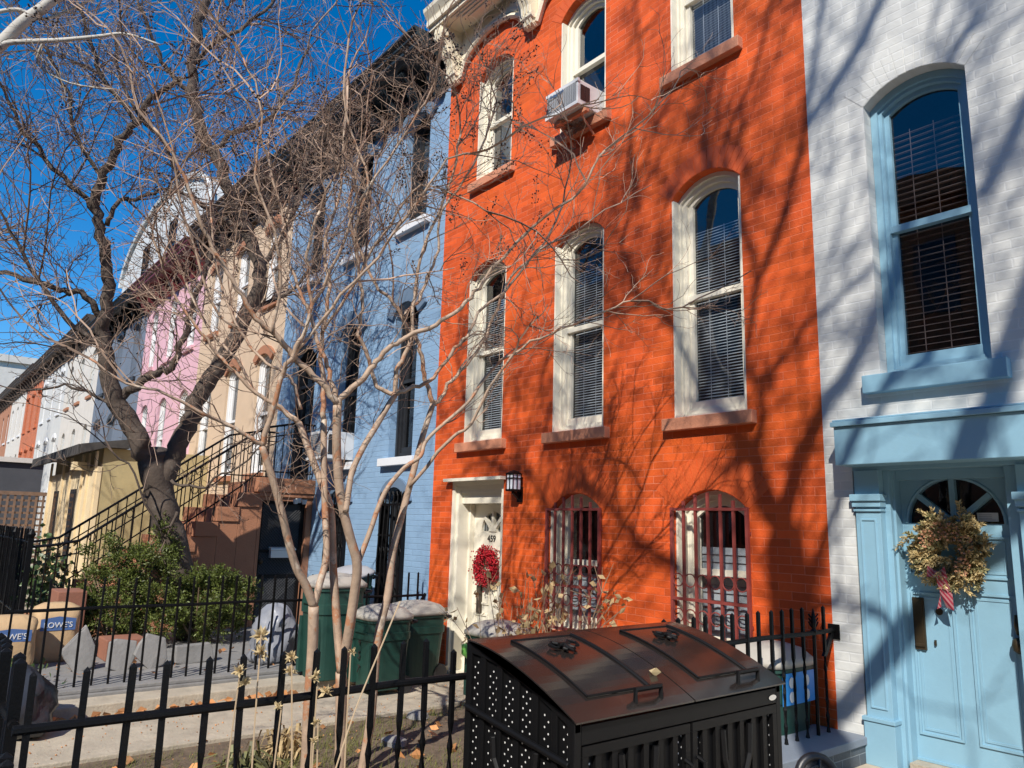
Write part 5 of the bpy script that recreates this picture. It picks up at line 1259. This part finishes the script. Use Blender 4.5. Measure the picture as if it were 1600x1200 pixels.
for ex, ez in ((-4.45, 1.02), (-4.55, .93), (-4.3, 1.0), (-4.15, .85)):
    s.tube(smooth_path([(-4.95, -.7, .2), (-4.7, -.55, .65), (ex, -.45, ez)]), [.006, .006, .005, .005, .005, .004, .004, .004, .003], 4)
    for q in range(5): f.leaf((ex + rg.normal() * .04, -.45, ez + rg.normal() * .05), rg.normal(size=3), .07, .04, rg, .4)
s.build('stems', M['stem_dry'], hy, fixn=False)['kind'] = 'stuff'; f.build('leaves', M['dry_leaf'], hy, fixn=False)['kind'] = 'stuff'

# dried seed heads on long stalks along the near fence
rg = np.random.default_rng(19)
SH = [('tallest straw-coloured dried seed head, above the lid of the tall bin end of the path', (408, 992), -2.72, 1.25), ('double dried seed head left of the myrtle stem', (456, 1025), -2.70, 1), ('wide dried seed head on a stalk against the left myrtle stem', (497, 1050), -2.70, 1), ('pale dried seed head in the middle of the near fence, by a thick picket', (376, 1045), -2.68, 1),
      ('small dried seed head beside the right myrtle stem', (548, 1020), -2.71, .7), ('low dried seed head left of the left myrtle stem', (440, 1105), -2.70, .7), ('low pale dried seed head between two pickets under the rail', (497, 1128), -2.66, .75), ('tiny dried seed head beneath the rail near the middle stem', (487, 1155), -2.66, .6)]
for i, (lab, (px_, py_), xx, sc_) in enumerate(SH):
    top = onX(px_, py_, xx); t = thing('dried_flower', lab, 'dried flower', (top[0], top[1], -.09), 'dried flower stalks along the near fence')
    b_ = np.array([top[0] + rg.normal() * .03, top[1] + rg.normal() * .05, -.1]); m = MB(); P_ = smooth_path([b_, b_ + (top - b_) * .55 + rg.normal(size=3) * .02, top], 5)
    m.tube(P_, list(np.linspace(.0042, .0025, len(P_))), 5); m.build('stalk', M['straw'], t, fixn=False)
    m = MB()
    for cl in range(2 if sc_ > .8 else 1):
        c = top - np.array([0, 0, .055 * cl]) + rg.normal(size=3) * .012
        for k in range(24): d = nrm(rg.normal(size=3) + [0, 0, .7]); m.leaf(c, d, rg.uniform(.018, .030) * sc_, .013 * sc_, rg, .5)
    m.build('seed_head', M['seedhead'], t, fixn=False)
lg = thing('dried_flower', 'long bent straw stalk leaning across the lower middle of the near fence', 'dried flower', (-2.68, -3.9, -.1))
m = MB(); P_ = smooth_path([onX(520, 1215, -2.66), onX(555, 1110, -2.68), onX(600, 1000, -2.7), onX(625, 940, -2.72)]); m.tube([(P_[0][0], P_[0][1], -.1)] + list(P_), .003, 5); m.build('stalk', M['straw'], lg, fixn=False)

prg = np.random.default_rng(77)
for (x0_, y0_, n_, sc_, lab_, m_) in ((-4.95, -3.22, 60, 1.0, 'low clump of arching green and brown strap leaves near the myrtle stems', 'strap'), (-5.55, -2.75, 40, .75, 'small withered tan clump of strap leaves beside the concrete path', 'dry_leaf'), (-4.3, -3.35, 30, .7, 'short green tuft of strap leaves at the lower edge of the yard', 'strap')):
    pt = MB()
    for i in range(n_):
        b_ = np.array([x0_, y0_, -.09]) + prg.normal(size=3) * [.07, .07, 0]; a = prg.uniform(0, 6.28); d = np.array([math.cos(a), math.sin(a), 0]); L_ = prg.uniform(.16, .34) * sc_; h_ = prg.uniform(.1, .28) * sc_; w_ = np.array([-d[1], d[0], 0]) * .011
        P_ = [b_, b_ + d * L_ * .35 + [0, 0, h_], b_ + d * L_ * .75 + [0, 0, h_ * .9], b_ + d * L_ + [0, 0, h_ * .35]]
        pt.add([P_[0] - w_ * .6, P_[0] + w_ * .6, P_[1] + w_, P_[1] - w_, P_[2] + w_ * .8, P_[2] - w_ * .8, P_[3]], [(0, 1, 2, 3), (3, 2, 4, 5), (5, 4, 6)])
    pto = thing('strap_leaf_plant', lab_, 'plant', (x0_, y0_, -.09)); pt.build('leaves', M[m_], pto, fixn=False)
# grass, dead leaves, stones
rg = np.random.default_rng(29); gm = MB()
for i in range(26000):
    x = rg.uniform(-6.1, -2.85); y = rg.uniform(-4.8, -.3)
    dn = math.sin(x * 2.3 + 1) * math.sin(y * 1.7) + .6 * math.sin(x * 5.1 + y * 3.3)
    if rg.random() > .28 + .38 * dn: continue
    h_ = rg.uniform(.03, .10); d = rg.normal(size=2) * .03; w_ = .004
    gm.add([(x - w_, y, -.1), (x + w_, y, -.1), (x + d[0], y + d[1], -.09 + h_)], [(0, 1, 2)])
o = gm.build('grass', M['grass'], fixn=False); o['kind'] = 'stuff'; tag(o, 'thin winter grass in the planted yard', 'grass')
dm = MB()
for i in range(420):
    z_ = rg.random()
    if z_ < .55: x, y, zz = rg.uniform(-6.2, -2.9), rg.uniform(-4.7, -.15), -.075
    elif z_ < .85: x, y, zz = -7.36 + abs(rg.normal()) * .09, rg.uniform(-4.7, -1.2), -.045
    else: x, y, zz = rg.uniform(-9.5, -8), rg.uniform(-4.2, -1), .075
    L_ = rg.uniform(.04, .11); a = rg.uniform(0, 6.28); dm.leaf((x, y, zz + .008), (math.cos(a), math.sin(a), rg.uniform(.0, .25)), L_, L_ * .75, rg, rg.uniform(.05, .4))
for i in range(900):
    x, y = rg.uniform(-7.4, -2.9), rg.uniform(-4.8, -.1); zz = -.05 if x < -6.2 else -.08
    dm.octa((x, y, zz), rg.uniform(.003, .009))
for i in range(60):
    x, y = rg.uniform(-2.55, -1.2), rg.uniform(-.9, -.05); L_ = rg.uniform(.02, .07); a = rg.uniform(0, 6.28); dm.leaf((x, y, .156), (math.cos(a), math.sin(a), .1), L_, L_ * .7, rg, .3)
o = dm.build('fallen_leaves', M['dead_leaf'], fixn=False); o['kind'] = 'stuff'; tag(o, 'scattered orange-brown fallen leaves on the path and soil', 'leaves')
def stone(label, x, y, z, sx, sy, sz, seed, name='slate_slab', group='grey upright slabs edging the yew bed', m='slate', cat='stone', lean=0):
    r_ = np.random.default_rng(seed); b = MB(); n = 7
    an = np.linspace(0, 2 * math.pi, n, endpoint=False) + r_.uniform(-.42, .42, n)
    pr = [(y + sy * math.cos(t) * r_.uniform(.7, 1.25), max(z - .01, z + sz * .5 + sz * .62 * math.sin(t) * r_.uniform(.8, 1.15))) for t in an]
    b.prism(pr, 'x', x - sx, x + sx)
    b.v = [(v[0] + lean * (v[2] - z) + r_.uniform(-.01, .01), v[1], v[2]) for v in b.v]
    o = b.build(name, M[m], bevel=.012); return tag(o, label, cat, group)
stone('leftmost tall pale upright slate slab, leaning by the far fence', -8.95, -3.46, .04, .035, .16, .40, 1, lean=-.25)
stone('wedge-shaped dark grey slate slab second from the left', -8.8, -3.10, .05, .03, .17, .30, 2, lean=-.3)
stone('broad pointed grey slate slab below the tall yew', -8.75, -2.80, .05, .03, .17, .34, 3, lean=-.3)
stone('long low grey slate slab at the right end of the row of slabs', -8.85, -2.38, .05, .05, .26, .20, 4, lean=-.1)
bk = MB(); bk.box(-9.75, -9.35, -3.15, -2.75, .06, .28); tag(bk.build('terracotta_block', M['terracotta'], bevel=.012), 'reddish brown stone block under the yew behind the slabs', 'block')
bk = MB(); bk.box(-10.6, -10.1, -3.55, -3.25, .06, .74); tag(bk.build('terracotta_pier', M['terracotta'], bevel=.012), 'square brown pier behind the standing paper bag', 'pier')
for i, (x, y, s_) in enumerate(((-4.2, -3.9, .10), (-4.75, -3.4, .13), (-5.4, -1.9, .12), (-3.9, -4.25, .08), (-6.0, -1.3, .12))):
    b = MB(); r_ = np.random.default_rng(50 + i); b.loft([(x, y, -.10 + q * s_ * .7, s_ * w_ * r_.uniform(.85, 1.1), s_ * .8 * w_ * r_.uniform(.85, 1.1), 2.6) for q, w_ in ((0, .8), (.3, 1), (.7, .85), (1, .35))], 11)
    tag(b.build('stone', M['slate'], bevel=.0), ['rounded grey stone under the seed heads', 'larger grey stone left of the myrtle stems', 'flat grey stone at the far edge of the grass', 'small grey stone by the near fence corner', 'grey stone beside the path below the bins'][i], 'stone', 'loose garden stones')

# ---------------------------------------------------------------- wreaths
def wreath_red():
    rg = np.random.default_rng(61); t = thing('berry_wreath', 'crimson berry wreath hanging on the cream door', 'wreath', (-7.02, .2, 1.15))
    b = MB(); tw = MB(); c = np.array([-7.02, .20, 1.15])
    for k in range(1700):
        a = rg.uniform(0, 6.283); q = rg.normal(size=2) * [.034, .028]; r_ = .15 + q[0]; b.octa(c + [r_ * math.cos(a) * 1.0, -.0 + q[1] - .02, r_ * math.sin(a) * 1.02], rg.uniform(.009, .014))
    for k in range(110):
        a = rg.uniform(0, 6.283); d = np.array([math.cos(a), 0, math.sin(a)]); p = c + d * [.15, 1, .15]; tw.tube([p, p + nrm(d + rg.normal(size=3) * .5) * rg.uniform(.05, .10)], [.003, .002], 3); b.octa(p + nrm(d + rg.normal(size=3) * .3) * .085, .010)
    tw.build('twig_ring', M['stem_dry'], t, fixn=False)['kind'] = 'stuff'; b.build('berries', M['redberry'], t, fixn=False)['kind'] = 'stuff'
wreath_red()
def wreath_fir():
    rg = np.random.default_rng(63); c = np.array([-2.035, .10, 1.525]); t = thing('fir_wreath', 'dried fir and pine cone wreath with a plaid bow on the blue door', 'wreath', tuple(c))
    f1 = MB(); f2 = MB()
    for k in range(400):
        a = rg.uniform(0, 6.283); r_ = .122 + rg.normal() * .042; p = c + [r_ * math.cos(a), rg.uniform(-.04, .03), r_ * math.sin(a)]
        tang = np.array([-math.sin(a), 0, math.cos(a)]); d = nrm(np.array([math.cos(a), -.45, math.sin(a)]) * rg.uniform(.3, 1.1) + tang * rg.normal() * .9 + rg.normal(size=3) * .25 + [0, -.15, 0])
        L_ = rg.uniform(.06, .115); mb_ = f1 if rg.random() < .78 else f2
        mb_.tube([p, p + d * L_], [.003, .002], 3, cap=False)
        for j in range(12):
            q = p + d * L_ * (j + .5) / 12
            for s_ in range(3): mb_.leaf(q, nrm(d * .75 + nrm(np.cross(d, rg.normal(size=3))) * .8), rg.uniform(.022, .034), .0105, rg, .05)
    f1.build('bleached_sprays', M['pine_tan'], t, fixn=False)['kind'] = 'stuff'; f2.build('green_sprays', M['pine_grn'], t, fixn=False)['kind'] = 'stuff'
    for a, dd in ((1.85, .07), (2.5, .05), (.35, .05), (-.75, .06), (1.2, .05)):
        m = MB(); p = c + [.13 * math.cos(a), -.075, .13 * math.sin(a)]
        for k in range(46):
            h_ = k / 46; th = k * 2.4; rr_ = .038 * math.sin(math.pi * (h_ * .85 + .12)); q = p + [rr_ * math.cos(th), -.04 + .075 * h_ * .4, rr_ * math.sin(th) + .07 * (h_ - .5)]
            m.leaf(q, (math.cos(th), -.2, math.sin(th) + .6), .016, .016, rg, .2)
        m.build('pine_cone', M['cone'], t, fixn=False)
    m = MB()
    for s_ in (-1, 1):
        m.add([(c[0] - .055 + s_ * .012, .015, 1.40), (c[0] - .055 + s_ * .05, -.01, 1.43), (c[0] - .055 + s_ * .062, -.005, 1.36), (c[0] - .055 + s_ * .01, .01, 1.36)], [(0, 1, 2, 3)])
        x0 = c[0] - .055; m.add([(x0 - .005, .01, 1.37), (x0 + .03 * s_ + .02, .0, 1.36), (x0 + .035 * s_ + .035, .03, 1.26), (x0 + .05 * s_ + .01, .06, 1.16), (x0 + .015 * s_ + .0, .065, 1.175), (x0, .02, 1.27)], [(0, 1, 2, 5), (5, 2, 3, 4)])
    m.loft([(c[0] - .055, .005, 1.36, .018, .014, 2), (c[0] - .055, .005, 1.375, .024, .018, 2), (c[0] - .055, .005, 1.40, .018, .014, 2)], 10)
    m.build('bow', M['plaid'], t, fixn=False)
wreath_fir()

# ---------------------------------------------------------------- lattice screen and grey wall at the far left
lf_ = thing('lattice_screen', 'weathered brown wooden lattice screen beside the ochre extension', 'fence', (-22.2, -3.2, 0))
ya, yb_, za, zb_ = -4.6, -2.12, .1, 2.05
m = MB()
for z in np.arange(za, zb_, .15): m.box(-22.2, -22.18, ya, yb_, z, z + .05)
m.build('horizontal_slats', M['lattice'], lf_)['kind'] = 'stuff'
m = MB()
for y in np.arange(ya, yb_, .15): m.box(-22.178, -22.158, y, y + .05, za, zb_)
m.build('vertical_slats', M['lattice'], lf_)['kind'] = 'stuff'
m = MB(); m.box(-22.23, -22.14, ya, yb_, zb_, zb_ + .09); m.box(-22.23, -22.14, ya - .08, ya - .001, -.05, zb_ + .1); m.build('frame', M['lattice'], lf_)
gw = MB(); gw.box(-24.5, -24.2, -5.5, -2.0, -.1, 2.95); gwo = gw.build('garden_wall', M['dark_wall']); tag(gwo, 'dark grey wall with a pale coping behind the lattice screen', 'wall')
m = MB(); m.box(-24.6, -24.1, -5.6, -1.95, 2.952, 3.08); m.build('coping', M['off_white'], gwo)
dv = thing('dry_vine', 'leafless brown vine tangled over the foot of the lattice screen', 'vine', (-21.9, -3.2, 0)); rg = np.random.default_rng(71); m = MB()
for k in range(26): grow(m, rg, np.array([-21.95, rg.uniform(-4.3, -2.4), .05]), nrm(np.array([rg.normal() * .2, rg.normal() * .4, 1])), rg.uniform(.6, 1.4), .010, 2, 6, .3, .0, (2, 4), .6, .9, 3, None, .004)
m.build('stems', M['stem_dry'], dv, fixn=False)

# ---------------------------------------------------------------- terrace across the street (behind the viewer, added to block low sky; seen in window reflections)
op_ = thing('brownstone_terrace', 'dark brownstone terrace across the street, added to block low sky, out of view except in window reflections', 'building', (-8, -17, 0))
m = MB(); m.box(-60, 40, -26, -17, -.16, 11.6); m.box(-60, 40, -17.0, -16.4, 11.2, 11.9); m.build('wall', M['brown_stucco'], op_)
m = MB()
for k in range(40):
    for z0 in (1.2, 4.6, 8.0): m.box(-57 + k * 2.4, -56 + k * 2.4, -16.99, -16.94, z0, z0 + 2.1)
m.build('windows', M['glass_dark'], op_)['kind'] = 'stuff'
